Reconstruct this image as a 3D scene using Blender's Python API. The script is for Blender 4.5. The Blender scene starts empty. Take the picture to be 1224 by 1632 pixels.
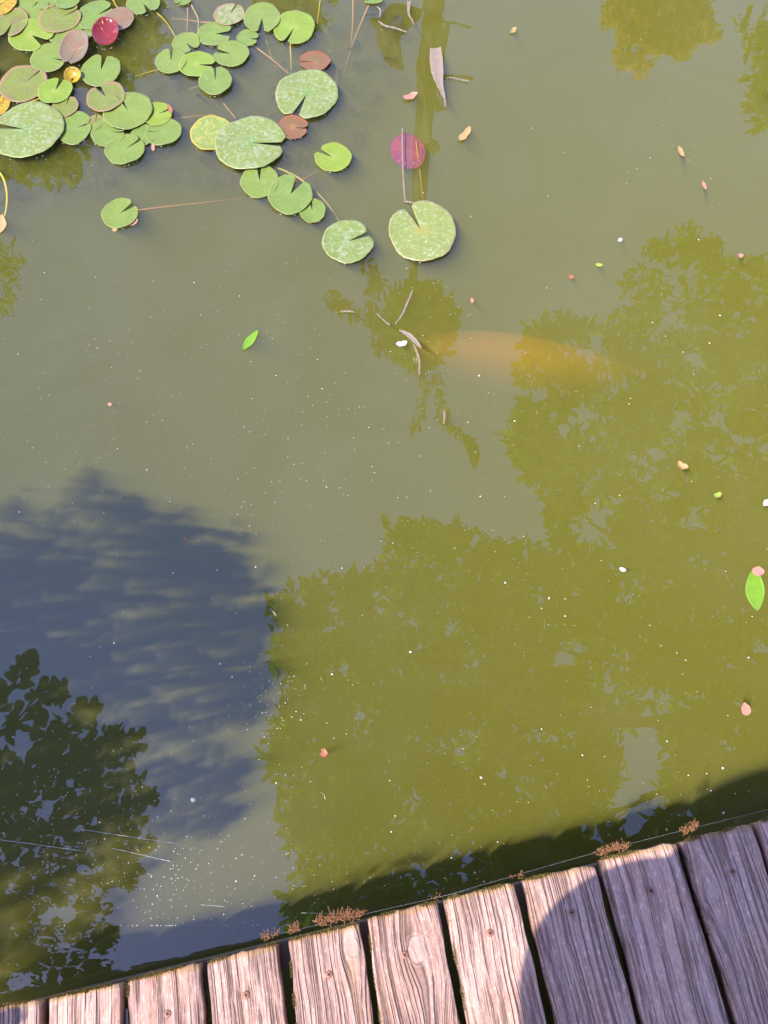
import bpy, math, random
import numpy as np
from mathutils import Vector

random.seed(7); rng = np.random.default_rng(11)
R_ = math.radians
scene = bpy.context.scene
COL = scene.collection

# ------------------------------------------------------------------ camera, sky, sun, exposure
HC = 1.76                      # camera height above the water
ALPHA = R_(25.3)               # tilt away from straight down
FPX = 1226.0                   # focal length in photo pixels (1632 high)
DECK = 0.235                    # top of the deck above the water
SX, SY = 0.53, 0.37            # horizontal shadow offset per metre of height
cam = bpy.data.cameras.new('camera'); co = bpy.data.objects.new('camera', cam); COL.objects.link(co)
cam.sensor_fit = 'VERTICAL'; cam.sensor_height = 24.0; cam.lens = 24.0 * FPX / 1632.0
cam.clip_start = 0.02; cam.clip_end = 500
co.location = (0, 0, HC); co.rotation_euler = (ALPHA, 0, 0)
scene.camera = co

w = bpy.data.worlds.new('World'); scene.world = w; w.use_nodes = True
wn = w.node_tree.nodes; wl = w.node_tree.links
sky = wn.new('ShaderNodeTexSky'); sky.sky_type = 'NISHITA'; sky.sun_disc = False
sund = Vector((-SX, -SY, 1)).normalized()
sky.sun_elevation = math.asin(sund.z); sky.sun_rotation = math.atan2(sund.x, sund.y) % (2 * math.pi)
sky.air_density = 1.0; sky.dust_density = 0.2; sky.ozone_density = 2.2
tint = wn.new('ShaderNodeMix'); tint.data_type = 'RGBA'; tint.blend_type = 'MULTIPLY'; tint.inputs[0].default_value = 1.0
tint.inputs[7].default_value = (1.05, 0.87, 1.12, 1); wl.new(sky.outputs[0], tint.inputs[6]); wl.new(tint.outputs[2], wn['Background'].inputs[0]); wn['Background'].inputs[1].default_value = 0.15
sl = bpy.data.lights.new('sun', 'SUN'); sl.energy = 2.7; sl.angle = R_(0.53); sl.color = (1.0, 0.93, 0.86)
so = bpy.data.objects.new('sun', sl); COL.objects.link(so)
so.rotation_euler = sund.to_track_quat('Z', 'Y').to_euler(); so.location = (-3, -3, 8)
scene.view_settings.view_transform = 'Standard'; scene.view_settings.look = 'None'
scene.view_settings.exposure = 1.45; scene.view_settings.gamma = 1.0
cy = scene.cycles
cy.max_bounces = 12; cy.volume_bounces = 7; cy.transparent_max_bounces = 16
cy.glossy_bounces = 4; cy.diffuse_bounces = 3; cy.transmission_bounces = 4
cy.use_denoising = True; cy.sample_clamp_indirect = 6; cy.caustics_reflective = False; cy.caustics_refractive = False

# ------------------------------------------------------------------ pixel -> world
CA, SA = math.cos(ALPHA), math.sin(ALPHA)
def W(px, py, z=0.0):
    a = (px - 612) / FPX; b = (816 - py) / FPX
    d = (a, CA * b + SA, SA * b - CA)
    t = (z - HC) / d[2]
    return Vector((d[0] * t, d[1] * t, z))
def scale_at(px, py, z=0.0):          # metres per pixel across and along the view at a plane point
    p = W(px, py, z); q = W(px + 1, py, z); r = W(px, py - 1, z)
    return (q - p).length, (r - p).length
def RH(px, py, H):                     # where a thing at height H stands if it is mirrored at this pixel
    p = W(px, py); k = H / HC
    return Vector((p.x * (1 + k), p.y * (1 + k), H))
def RV(px, py, D):                     # the same for a thing standing in the upright plane y = D
    p = W(px, py); k = D / p.y - 1
    return Vector((p.x * (1 + k), D, HC * k))
def PV(px, py, z, k=1.0): return W(px, py, z)

# ------------------------------------------------------------------ helpers
def link(name, verts, faces, mat=None, parent=None, smooth=False, uv=None):
    me = bpy.data.meshes.new(name)
    me.from_pydata([tuple(v) for v in verts], [], [tuple(f) for f in faces]); me.update()
    if smooth: me.polygons.foreach_set('use_smooth', [True] * len(me.polygons))
    if uv is not None:
        ul = me.uv_layers.new(name='UVMap'); idx = np.empty(len(me.loops), dtype=np.int64)
        me.loops.foreach_get('vertex_index', idx)
        ul.data.foreach_set('uv', np.asarray(uv, dtype=np.float32)[idx].ravel())
    o = bpy.data.objects.new(name, me); COL.objects.link(o)
    if mat: me.materials.append(mat)
    if parent: o.parent = parent
    return o
def tag(o, label=None, cat=None, group=None, kind=None):
    if label: o['label'] = label
    if cat: o['category'] = cat
    if group: o['group'] = group
    if kind: o['kind'] = kind
    return o
def empty(name, loc=(0, 0, 0)):
    o = bpy.data.objects.new(name, None); o.location = loc; o.empty_display_size = 0.05; COL.objects.link(o); return o

class MB:
    def __init__(s): s.v = []; s.f = []
    def add(s, v, f):
        b = len(s.v); s.v += [tuple(x) for x in v]; s.f += [tuple(i + b for i in q) for q in f]
    def box(s, x0, x1, y0, y1, z0, z1):
        s.add([(x0,y0,z0),(x1,y0,z0),(x1,y1,z0),(x0,y1,z0),(x0,y0,z1),(x1,y0,z1),(x1,y1,z1),(x0,y1,z1)],
              [(0,3,2,1),(4,5,6,7),(0,1,5,4),(1,2,6,5),(2,3,7,6),(3,0,4,7)])
    def tube(s, pts, rad, n=8, cap=True):
        pts = [Vector(p) for p in pts]; rad = rad if hasattr(rad, '__len__') else [rad] * len(pts)
        b = len(s.v); ring = []
        for i, p in enumerate(pts):
            t = (pts[min(i + 1, len(pts) - 1)] - pts[max(i - 1, 0)])
            t = t.normalized() if t.length > 1e-9 else Vector((0, 0, 1))
            a = t.cross(Vector((0, 0, 1)));  a = a if a.length > 1e-3 else t.cross(Vector((1, 0, 0))); a.normalize(); c = t.cross(a)
            for k in range(n):
                an = 2 * math.pi * k / n
                s.v.append(tuple(p + (a * math.cos(an) + c * math.sin(an)) * rad[i]))
        for i in range(len(pts) - 1):
            for k in range(n):
                k2 = (k + 1) % n
                s.f.append((b + i*n + k, b + i*n + k2, b + (i+1)*n + k2, b + (i+1)*n + k))
        if cap:
            s.f.append(tuple(b + k for k in range(n))[::-1]); s.f.append(tuple(b + (len(pts)-1)*n + k for k in range(n)))
    def build(s, name, mat, parent=None, smooth=True): return link(name, s.v, s.f, mat, parent, smooth)

def smooth_path(pts, n=6):             # Catmull-Rom through the points
    P = [Vector(p) for p in pts]
    if len(P) < 3: return [P[0].lerp(P[-1], i / n) for i in range(n + 1)]
    out = []
    for i in range(len(P) - 1):
        a = P[max(i-1, 0)]; b = P[i]; c = P[i+1]; d = P[min(i+2, len(P)-1)]
        for k in range(n):
            t = k / n
            out.append(0.5 * ((2*b) + (c-a)*t + (2*a-5*b+4*c-d)*t*t + (3*b-a-3*c+d)*t**3))
    out.append(P[-1]); return out

def leaf_mesh(name, pos, dirs, nrm, length, width, mat, parent=None, kind='lance'):
    """many small folded leaves; all arguments are numpy arrays"""
    n = len(pos)
    dirs = dirs / np.linalg.norm(dirs, axis=1, keepdims=True)
    side = np.cross(dirs, nrm); side /= np.linalg.norm(side, axis=1, keepdims=True) + 1e-9
    up = np.cross(side, dirs)
    if kind == 'lance': prof = [(0, 0), (.22, .32), (.5, .5), (.78, .33), (1, 0)]
    elif kind == 'round': prof = [(0, 0), (.18, .2), (.42, .42), (.66, .5), (.86, .38), (1, 0.0)]
    else: prof = [(0, 0), (.3, .4), (.65, .4), (1, 0)]
    L = length[:, None]; Wd = width[:, None]
    cols = []
    for t, h in prof:
        droop = -0.16 * t * t
        c = pos + dirs * L * t + up * L * droop
        if h == 0: cols.append(c)
        else:
            cols.append(c + side * Wd * h + up * Wd * h * .35); cols.append(c); cols.append(c - side * Wd * h + up * Wd * h * .35)
    m = len(cols); V = np.stack(cols, axis=1).reshape(-1, 3)
    fl = []; last = len(prof) - 1
    fl += [(0, 1, 2), (0, 2, 3)]
    for i in range(1, last - 1):
        a = 1 + (i-1)*3; b = a + 3
        fl += [(a, b, b+1, a+1), (a+1, b+1, b+2, a+2)]
    a = 1 + (last-2)*3
    fl += [(a, m-1, a+1), (a+1, m-1, a+2)]
    fs = []
    for f in fl: fs.append((np.array(f)[None, :] + (np.arange(n) * m)[:, None]))
    me = bpy.data.meshes.new(name)
    nl = sum(x.size for x in fs); npoly = sum(len(x) for x in fs)
    me.vertices.add(len(V)); me.vertices.foreach_set('co', V.astype(np.float32).ravel())
    me.loops.add(nl); me.polygons.add(npoly)
    me.loops.foreach_set('vertex_index', np.concatenate([x.ravel() for x in fs]).astype(np.int32))
    tot = np.concatenate([np.full(len(x), x.shape[1]) for x in fs]); st = np.concatenate([[0], np.cumsum(tot)[:-1]])
    me.polygons.foreach_set('loop_start', st.astype(np.int32)); me.polygons.foreach_set('loop_total', tot.astype(np.int32))
    me.polygons.foreach_set('use_smooth', [True] * npoly)
    me.update(); me.validate()
    o = bpy.data.objects.new(name, me); COL.objects.link(o); me.materials.append(mat)
    if parent: o.parent = parent
    return o
def rdir(n):
    v = rng.normal(size=(n, 3)); return v / np.linalg.norm(v, axis=1, keepdims=True)
def inside(poly, x, y):
    c = False; j = len(poly) - 1
    for i in range(len(poly)):
        xi, yi = poly[i]; xj, yj = poly[j]
        if (yi > y) != (yj > y) and x < (xj - xi) * (y - yi) / (yj - yi) + xi: c = not c
        j = i
    return c
def poly_points(poly, n, holes=()):
    xs = [p[0] for p in poly]; ys = [p[1] for p in poly]; out = []
    while len(out) < n:
        x = random.uniform(min(xs), max(xs)); y = random.uniform(min(ys), max(ys))
        if inside(poly, x, y) and not any(inside(h, x, y) for h in holes): out.append((x, y))
    return out

# ------------------------------------------------------------------ materials
class NT:
    def __init__(s, name):
        s.m = bpy.data.materials.new(name); s.m.use_nodes = True; s.t = s.m.node_tree; s.n = s.t.nodes; s.l = s.t.links
        s.out = s.n['Material Output']; s.bsdf = s.n['Principled BSDF']
    def node(s, t, **kw):
        x = s.n.new('ShaderNode' + t)
        for k, v in kw.items():
            if k.startswith('in_'):
                key = k[3:]; key = int(key) if key.isdigit() else key.replace('_', ' ')
                if hasattr(v, 'is_linked') or isinstance(v, bpy.types.NodeSocket): s.l.new(v, x.inputs[key])
                else: x.inputs[key].default_value = v
            else: setattr(x, k, v)
        return x
    def math(s, op, a, b=0.0, clamp=False):
        x = s.n.new('ShaderNodeMath'); x.operation = op; x.use_clamp = clamp
        for i, v in enumerate((a, b)):
            if isinstance(v, bpy.types.NodeSocket): s.l.new(v, x.inputs[i])
            else: x.inputs[i].default_value = v
        return x.outputs[0]
    def mix(s, f, a, b, mode='MIX'):
        x = s.n.new('ShaderNodeMix'); x.data_type = 'RGBA'; x.blend_type = mode
        for i, v in ((0, f), (6, a), (7, b)):
            if isinstance(v, bpy.types.NodeSocket): s.l.new(v, x.inputs[i])
            else: x.inputs[i].default_value = (v if i == 0 else (*v[:3], 1))
        return x.outputs[2]
    def ramp(s, f, stops):
        x = s.n.new('ShaderNodeValToRGB'); s.l.new(f, x.inputs[0]); e = x.color_ramp.elements
        e[0].position, e[0].color = stops[0][0], (*stops[0][1], 1); e[1].position, e[1].color = stops[1][0], (*stops[1][1], 1)
        for p, c in stops[2:]:
            q = e.new(p); q.color = (*c, 1)
        return x.outputs[0]
    def noise(s, scale, vec=None, detail=4, rough=.5, dist=0.0):
        x = s.n.new('ShaderNodeTexNoise'); x.inputs['Scale'].default_value = scale; x.inputs['Detail'].default_value = detail
        x.inputs['Roughness'].default_value = rough; x.inputs['Distortion'].default_value = dist
        if vec is not None: s.l.new(vec, x.inputs['Vector'])
        return x.outputs['Fac']
    def coord(s, which='Object'): return s.n.new('ShaderNodeTexCoord').outputs[which]
    def mapping(s, vec, scale=(1,1,1), loc=(0,0,0), rot=(0,0,0)):
        x = s.n.new('ShaderNodeMapping'); s.l.new(vec, x.inputs[0]); x.inputs['Scale'].default_value = scale
        x.inputs['Location'].default_value = loc; x.inputs['Rotation'].default_value = rot; return x.outputs[0]
    def bump(s, h, strength=.3, dist=.01):
        x = s.n.new('ShaderNodeBump'); s.l.new(h, x.inputs['Height']); x.inputs['Strength'].default_value = strength
        x.inputs['Distance'].default_value = dist; s.l.new(x.outputs[0], s.bsdf.inputs['Normal']); return x
    def setp(s, **kw):
        for k, v in kw.items():
            i = s.bsdf.inputs[k.replace('_', ' ')]
            if isinstance(v, bpy.types.NodeSocket): s.l.new(v, i)
            else: i.default_value = (*v, 1) if hasattr(v, '__len__') and len(v) == 3 else v
        return s

def m_simple(name, col, rough=.6, var=.25, scale=30, **kw):
    t = NT(name); n = t.noise(scale, t.coord(), 5)
    c = t.mix(n, tuple(x * (1 - var) for x in col), tuple(min(1, x * (1 + var)) for x in col))
    t.setp(Base_Color=c, Roughness=rough, **kw); t.bump(n, .3, .002); return t.m

def m_leaf(name, c1, c2, trans=.35, rough=.4, scale=3.0, c3=None, spec=.5):
    t = NT(name); g = t.n.new('ShaderNodeNewGeometry'); n = t.noise(scale, g.outputs['Position'], 3)
    rnd = g.outputs['Random Per Island']
    c = t.mix(rnd, c1, c2); c = t.mix(t.math('MULTIPLY', n, .5), c, tuple(x * .5 for x in c1))
    if c3 is not None: c = t.mix(t.math('GREATER_THAN', rnd, .72), c, c3)  # random leaves recoloured brighter to stand for sunlit highlights
    t.setp(Base_Color=c, Roughness=rough, Specular_IOR_Level=spec)
    tr = t.node('BsdfTranslucent'); t.l.new(t.mix(.35, c, tuple(min(1, x * 1.9) for x in c2)), tr.inputs[0])
    mx = t.node('MixShader', in_0=trans); t.l.new(t.bsdf.outputs[0], mx.inputs[1]); t.l.new(tr.outputs[0], mx.inputs[2])
    t.l.new(mx.outputs[0], t.out.inputs[0]); return t.m

# pond water: mirror-and-see-through surface over a real cloudy volume
def m_water():
    t = NT('pond_water'); t.n.remove(t.bsdf)
    P = t.coord()
    n1 = t.noise(9, t.mapping(P, (1, 1.6, 1)), 2, .45); n2 = t.noise(42, t.mapping(P, (1, 1.5, 1)), 1, .4)
    # ripples are stronger by the overhanging shrub
    vd = t.node('VectorMath', operation='DISTANCE'); t.l.new(P, vd.inputs[0]); vd.inputs[1].default_value = (-0.72, -0.12, 0)
    near = t.math('SUBTRACT', 1.0, t.math('DIVIDE', vd.outputs['Value'], .5), True)
    near = t.math('POWER', near, 1.5)
    h = t.math('ADD', t.math('MULTIPLY', n1, .00020), t.math('MULTIPLY', n2, t.math('ADD', .000012, t.math('MULTIPLY', near, .00022))))
    b = t.node('Bump', in_Strength=1.0, in_Distance=1.0); t.l.new(h, b.inputs['Height'])
    gm = t.node('NewGeometry'); dt = t.node('VectorMath', operation='DOT_PRODUCT'); t.l.new(gm.outputs['Incoming'], dt.inputs[0]); t.l.new(b.outputs[0], dt.inputs[1])
    F0 = .088                    # Schlick reflectance, the same from above and from below
    fres = t.math('ADD', F0, t.math('MULTIPLY', t.math('POWER', t.math('SUBTRACT', 1.0, t.math('ABSOLUTE', dt.outputs['Value']), True), 5.0), 1 - F0), True)
    tr = t.node('BsdfTransparent'); gl = t.node('BsdfGlossy', in_Roughness=0.0); t.l.new(b.outputs[0], gl.inputs['Normal'])
    gl.inputs[0].default_value = (1, 1, 1, 1)
    mx = t.node('MixShader'); t.l.new(fres, mx.inputs[0]); t.l.new(tr.outputs[0], mx.inputs[1]); t.l.new(gl.outputs[0], mx.inputs[2])
    fn = t.noise(2.2, P, 5, .62, .8); ff = t.noise(24, t.mapping(P, (1, 1.4, 1)), 4, .65, .5)
    fm = t.math('MULTIPLY', t.math('SUBTRACT', fn, .42), 2.6, True)
    nr2 = t.math('SUBTRACT', 1.0, t.math('DIVIDE', vd.outputs['Value'], 1.15), True)
    film_haze = t.math('ADD', t.math('MULTIPLY', t.math('MULTIPLY', fm, t.math('ADD', .35, ff)), .030), t.math('MULTIPLY', nr2, .016))  # dust film plus a milky haze painted in, stronger at the lower left
    fd = t.node('BsdfDiffuse'); fd.inputs[0].default_value = (.62, .60, .55, 1)
    m2 = t.node('MixShader'); t.l.new(film_haze, m2.inputs[0]); t.l.new(mx.outputs[0], m2.inputs[1]); t.l.new(fd.outputs[0], m2.inputs[2])
    t.l.new(m2.outputs[0], t.out.inputs['Surface'])
    D = 8.5; alb = (.36, .345, .060)
    vs = t.node('VolumeScatter', in_Density=D, in_Anisotropy=-0.28); vs.inputs['Color'].default_value = (*alb, 1)
    va = t.node('VolumeAbsorption', in_Density=D); va.inputs['Color'].default_value = (*alb, 1)
    ad = t.node('AddShader'); t.l.new(vs.outputs[0], ad.inputs[0]); t.l.new(va.outputs[0], ad.inputs[1])
    t.l.new(ad.outputs[0], t.out.inputs['Volume'])
    return t.m

def m_pad(name, base, edge, centre, spots=None, spot_amt=0.0, blotch=None, blotch_amt=0.0, vein=.75, rough=.34, rim=.93):
    t = NT(name); uv = t.node('UVMap'); sep = t.node('SeparateXYZ'); t.l.new(uv.outputs[0], sep.inputs[0])
    ang, rad = sep.outputs[0], sep.outputs[1]
    P = t.coord(); oi = t.node('ObjectInfo'); r = oi.outputs['Random']
    off = t.node('VectorMath', operation='ADD'); t.l.new(P, off.inputs[0])
    cb = t.node('CombineXYZ'); t.l.new(t.math('MULTIPLY', r, 37.0), cb.inputs[0]); t.l.new(t.math('MULTIPLY', r, 11.0), cb.inputs[1]); t.l.new(cb.outputs[0], off.inputs[1])
    Q = off.outputs[0]
    n_big = t.noise(22, Q, 4, .6); n_fine = t.noise(260, Q, 3, .6)
    c = t.mix(n_big, tuple(x * .72 for x in base), tuple(x * 1.22 for x in base))
    c = t.mix(t.math('MULTIPLY', r, .35), c, tuple(a * b for a, b in zip(base, (1.35, 1.05, .8))))
    # veins fan out from the stalk and fork near the rim
    s = t.math('ABSOLUTE', t.math('SINE', t.math('ADD', t.math('MULTIPLY', ang, math.pi * 15), t.math('MULTIPLY', n_big, 1.2))))
    v = t.math('SUBTRACT', 1.0, t.math('MULTIPLY', s, t.math('ADD', 1.5, t.math('MULTIPLY', rad, 9.0))), True)
    v = t.math('MULTIPLY', v, t.math('SUBTRACT', 1.1, rad, True))
    c = t.mix(t.math('MULTIPLY', v, vein), c, tuple(min(1, x * 1.7 + .02) for x in base))
    ce = t.math('SUBTRACT', 1.0, t.math('MULTIPLY', rad, 3.2), True); c = t.mix(t.math('MULTIPLY', ce, .6), c, centre)
    if blotch is not None:
        bl = t.math('MULTIPLY', t.math('SUBTRACT', t.noise(30, Q, 5, .65, .8), .62 - .28 * blotch_amt), 9.0, True)
        c = t.mix(t.math('MULTIPLY', bl, .85), c, blotch)
    if spots is not None:
        sp = t.math('MULTIPLY', t.math('SUBTRACT', t.noise(75, Q, 6, .75, .4), .6 - .16 * spot_amt), 7.0, True)
        sp = t.math('MULTIPLY', sp, t.math('ADD', .25, t.noise(14, Q, 2)), True)
        c = t.mix(sp, c, spots)
    e = t.math('MULTIPLY', t.math('SUBTRACT', t.math('ADD', rad, t.math('MULTIPLY', t.math('SUBTRACT', n_big, .5), .10)), rim), 16.0, True)
    c = t.mix(t.math('MULTIPLY', e, .8), c, edge)
    c = t.mix(t.math('MULTIPLY', t.math('GREATER_THAN', n_fine, .66), .25), c, tuple(x * .5 for x in base))
    br = t.math('MULTIPLY', t.math('SUBTRACT', t.noise(38, Q, 5, .7, .3), .685), 22.0, True); c = t.mix(br, c, (.20, .12, .03))
    t.setp(Base_Color=c, Roughness=rough, Specular_IOR_Level=.45)
    hh = t.math('ADD', t.math('MULTIPLY', v, -.5), t.math('ADD', t.math('MULTIPLY', n_big, .9), t.math('MULTIPLY', n_fine, .12)))
    t.bump(hh, .5, .004)
    tr = t.node('BsdfTranslucent'); t.l.new(c, tr.inputs[0])
    mx = t.node('MixShader', in_0=.12); t.l.new(t.bsdf.outputs[0], mx.inputs[1]); t.l.new(tr.outputs[0], mx.inputs[2])
    t.l.new(mx.outputs[0], t.out.inputs[0]); return t.m

def m_wood(name='weathered_wood', knots=()):
    """x across the board, y along it (object space)"""
    t = NT(name); P = t.coord(); oi = t.node('ObjectInfo'); r = oi.outputs['Random']
    cb = t.node('CombineXYZ'); t.l.new(t.math('MULTIPLY', r, 9.0), cb.inputs[0]); t.l.new(t.math('MULTIPLY', r, 23.0), cb.inputs[1])
    off = t.node('VectorMath', operation='ADD'); t.l.new(P, off.inputs[0]); t.l.new(cb.outputs[0], off.inputs[1]); Q = off.outputs[0]
    # gentle meander of the grain, and the swirl round the knots
    me = t.noise(5, t.mapping(Q, (1, .8, 1)), 3, .5); sx = t.node('SeparateXYZ'); t.l.new(Q, sx.inputs[0])
    warp = t.math('MULTIPLY', t.math('SUBTRACT', me, .5), .022)
    kn = None
    for (kx, ky, kr) in knots:
        d = t.node('VectorMath', operation='SUBTRACT'); t.l.new(P, d.inputs[0]); d.inputs[1].default_value = (kx, ky, 0)
        s2 = t.node('SeparateXYZ'); t.l.new(d.outputs[0], s2.inputs[0])
        e = t.math('ADD', t.math('POWER', t.math('DIVIDE', s2.outputs[0], kr), 2.0), t.math('POWER', t.math('DIVIDE', s2.outputs[1], kr * 2.1), 2.0))
        g = t.math('POWER', 2.718, t.math('MULTIPLY', e, -.6))
        warp = t.math('ADD', warp, t.math('MULTIPLY', t.math('MULTIPLY', s2.outputs[0], g), -.9))
        dd = t.math('SQRT', t.math('ADD', t.math('POWER', s2.outputs[0], 2.0), t.math('POWER', t.math('MULTIPLY', s2.outputs[1], .85), 2.0)))
        kk = t.math('DIVIDE', t.math('ADD', dd, t.math('MULTIPLY', t.math('SUBTRACT', t.noise(60, P, 3), .5), .012)), kr * .55)
        kn = kk if kn is None else t.math('MINIMUM', kn, kk)
    cx = t.math('ADD', sx.outputs[0], warp); c3 = t.node('CombineXYZ'); t.l.new(cx, c3.inputs[0]); t.l.new(sx.outputs[1], c3.inputs[1]); t.l.new(sx.outputs[2], c3.inputs[2]); G = c3.outputs[0]
    fine = t.noise(1, t.mapping(G, (900, 14, 30)), 6, .7)
    mid = t.noise(1, t.mapping(G, (210, 3.2, 10)), 5, .62)
    patch = t.noise(16, t.mapping(Q, (1.4, .55, 1)), 6, .7, .5); lich = t.noise(150, t.mapping(Q, (1.5, .55, 1)), 6, .75, .3)
    c = t.mix(fine, (.19, .115, .095), (.62, .46, .40))
    c = t.mix(t.math('MULTIPLY', t.math('SUBTRACT', mid, .44), 4.0, True), c, t.mix(fine, (.28, .18, .155), (.70, .55, .48)))
    warm = t.math('MULTIPLY', t.math('SUBTRACT', patch, .47), 5.0, True); c = t.mix(t.math('MULTIPLY', warm, .45), c, (.46, .25, .17))
    gre = t.math('MULTIPLY', t.math('SUBTRACT', .47, patch), 5.0, True); c = t.mix(t.math('MULTIPLY', gre, .45), c, (.30, .24, .26))
    lw = t.math('MULTIPLY', t.math('SUBTRACT', lich, .54), 9.0, True); c = t.mix(t.math('MULTIPLY', lw, .6), c, (.78, .66, .55))
    ld = t.math('MULTIPLY', t.math('SUBTRACT', .45, lich), 9.0, True); c = t.mix(t.math('MULTIPLY', ld, .35), c, (.20, .12, .10))
    # drying cracks at two sizes: contour lines of long stretched noises, broken up along their length
    def cracks(sc, lo, width, seed):
        nn = t.noise(1, t.mapping(G, sc, (seed, seed * 2, 0)), 2, .5)
        line = t.math('SUBTRACT', 1.0, t.math('MULTIPLY', t.math('ABSOLUTE', t.math('SUBTRACT', nn, .5)), width), True)
        bk = t.math('MULTIPLY', t.math('SUBTRACT', t.noise(1, t.mapping(G, (55, 6, 1), (seed, 0, 0)), 4, .6), lo), 7.0, True)
        return t.math('MULTIPLY', line, bk)
    ck = cracks((75, 1.0, 1), .36, 15.0, 3.0); ck2 = cracks((190, 2.4, 1), .47, 9.0, 8.0); ck3 = cracks((420, 6, 1), .5, 5.0, 5.0)
    ckk = t.math('MAXIMUM', ck, t.math('MAXIMUM', t.math('MULTIPLY', ck2, .8), t.math('MULTIPLY', ck3, .5))); ckk_col = t.math('MULTIPLY', ckk, .78)
    c = t.mix(ckk_col, c, (.045, .026, .02))
    hgt = t.math('ADD', t.math('MULTIPLY', fine, .35), t.math('MULTIPLY', mid, .5))
    if kn is not None:
        inn = t.math('SUBTRACT', 1.0, t.math('MULTIPLY', t.math('SUBTRACT', kn, .85), 6.0, True), True)
        ringn = t.math('SINE', t.math('MULTIPLY', kn, 14.0))
        kc = t.mix(t.noise(55, P, 5, .7), (.20, .135, .12), (.52, .42, .38)); kc = t.mix(t.math('MULTIPLY', t.math('GREATER_THAN', ringn, .8), .15), kc, (.10, .06, .05))
        c = t.mix(inn, c, kc); halo = t.math('SUBTRACT', 1.0, t.math('MULTIPLY', t.math('ABSOLUTE', t.math('SUBTRACT', kn, 1.15)), 7.0), True)
        c = t.mix(t.math('MULTIPLY', t.math('MULTIPLY', halo, t.noise(40, P, 3)), .4), c, (.66, .54, .48))
        hgt = t.math('ADD', hgt, t.math('MULTIPLY', halo, .4))
    # moss creeping along the end and one edge
    sp = t.node('SeparateXYZ'); t.l.new(P, sp.inputs[0])
    endm = t.math('SUBTRACT', 1.0, t.math('MULTIPLY', t.math('ABSOLUTE', sp.outputs[1]), 60.0), True)
    mm = t.math('MULTIPLY', t.math('SUBTRACT', t.math('ADD', endm, t.noise(45, Q, 4, .6)), .92), 5.0, True)
    ms = t.math('MULTIPLY', t.math('SUBTRACT', t.noise(1, t.mapping(G, (30, 2.0, 1), (3, 5, 0)), 3, .5), .66), 9.0, True)
    ms = t.math('MULTIPLY', ms, t.noise(150, Q, 3, .6))
    c = t.mix(t.math('MAXIMUM', t.math('MULTIPLY', mm, .5), t.math('MULTIPLY', ms, .9)), c, t.mix(lich, (.20, .15, .03), (.42, .27, .10)))
    hgt = t.math('SUBTRACT', hgt, t.math('MULTIPLY', ckk, 1.6))
    c = t.mix(1.0, c, t.mix(r, (1.18, 1.00, .88), (1.48, 1.29, 1.13)), 'MULTIPLY')
    t.setp(Base_Color=c, Roughness=.78, Specular_IOR_Level=.3); t.bump(hgt, .9, .003)
    return t.m

M = {}
M['water'] = m_water()
M['bed'] = m_simple('pond_mud', (.06, .05, .025), .9, scale=6)
M['ground'] = m_simple('garden_soil', (.09, .08, .04), .95, scale=9)
M['bark'] = m_simple('bark', (.10, .075, .05), .9, scale=25)
M['twig'] = m_simple('twig_bark', (.09, .06, .035), .8, scale=60)
M['canopy'] = m_leaf('canopy_leaf', (.045, .09, .006), (.13, .24, .015), .5, .3, c3=(.30, .48, .05))
M['sun_gold'] = m_leaf('leaf_sun_gold', (.40, .30, .03), (.62, .42, .05), .5, .3, c3=(.85, .42, .18))  # golden light on these leaves is put into their colour
M['shrub'] = m_leaf('shrub_leaf', (.035, .06, .010), (.07, .11, .018), .25, .22, spec=.8)
M['stalk'] = m_simple('stalk', (.11, .065, .025), .6, scale=40)
M['dryleaf'] = m_leaf('dry_leaf', (.08, .06, .025), (.18, .14, .07), .3, .6)
M['husk_glint'] = m_leaf('pale_husk_glint', (.30, .22, .15), (.46, .37, .28), .2, .6, scale=60)
M['stemo'] = m_simple('orange_stem', (.55, .27, .07), .5, scale=30)
M['stemy'] = m_simple('yellow_stem', (.50, .38, .05), .5, scale=30)
M['terra'] = m_simple('terracotta', (.36, .17, .10), .7, scale=12)

GREEN = dict(base=(.195, .285, .055), edge=(.30, .33, .09), centre=(.22, .34, .06))
M['pad_green'] = m_pad('pad_green', **GREEN, spots=(.42, .50, .30), spot_amt=.15)
M['pad_bright'] = m_pad('pad_bright', (.235, .34, .04), (.36, .40, .09), (.40, .42, .10), spots=(.45, .52, .25), spot_amt=.1)
M['pad_dusty'] = m_pad('pad_dusty', (.205, .275, .065), (.34, .38, .12), (.12, .30, .06), spots=(.44, .49, .30), spot_amt=.6, blotch=(.29, .34, .15), blotch_amt=.4)
M['pad_pale'] = m_pad('pad_pale', (.245, .305, .085), (.42, .38, .16), (.42, .34, .06), spots=(.55, .62, .42), spot_amt=.45)
M['pad_tan'] = m_pad('pad_tan', (.205, .26, .05), (.38, .22, .11), (.24, .28, .06), blotch=(.24, .20, .08), blotch_amt=.45, rim=.86)
M['pad_brown'] = m_pad('pad_brown', (.24, .125, .055), (.36, .12, .07), (.55, .25, .06), blotch=(.17, .15, .05), blotch_amt=.4, rim=.88)
M['pad_mauve'] = m_pad('pad_mauve', (.26, .175, .10), (.36, .22, .16), (.42, .16, .10), blotch=(.24, .20, .12), blotch_amt=.5, rough=.22)
M['pad_red'] = m_pad('pad_red', (.23, .035, .04), (.36, .07, .07), (.34, .05, .05), blotch=(.32, .09, .09), blotch_amt=.3, rough=.2)
M['pad_sunken'] = m_pad('pad_sunken', (.34, .03, .12), (.28, .02, .12), (.42, .08, .08), blotch=(.5, .08, .08), blotch_amt=.4, rough=.5, rim=.97)
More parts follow.
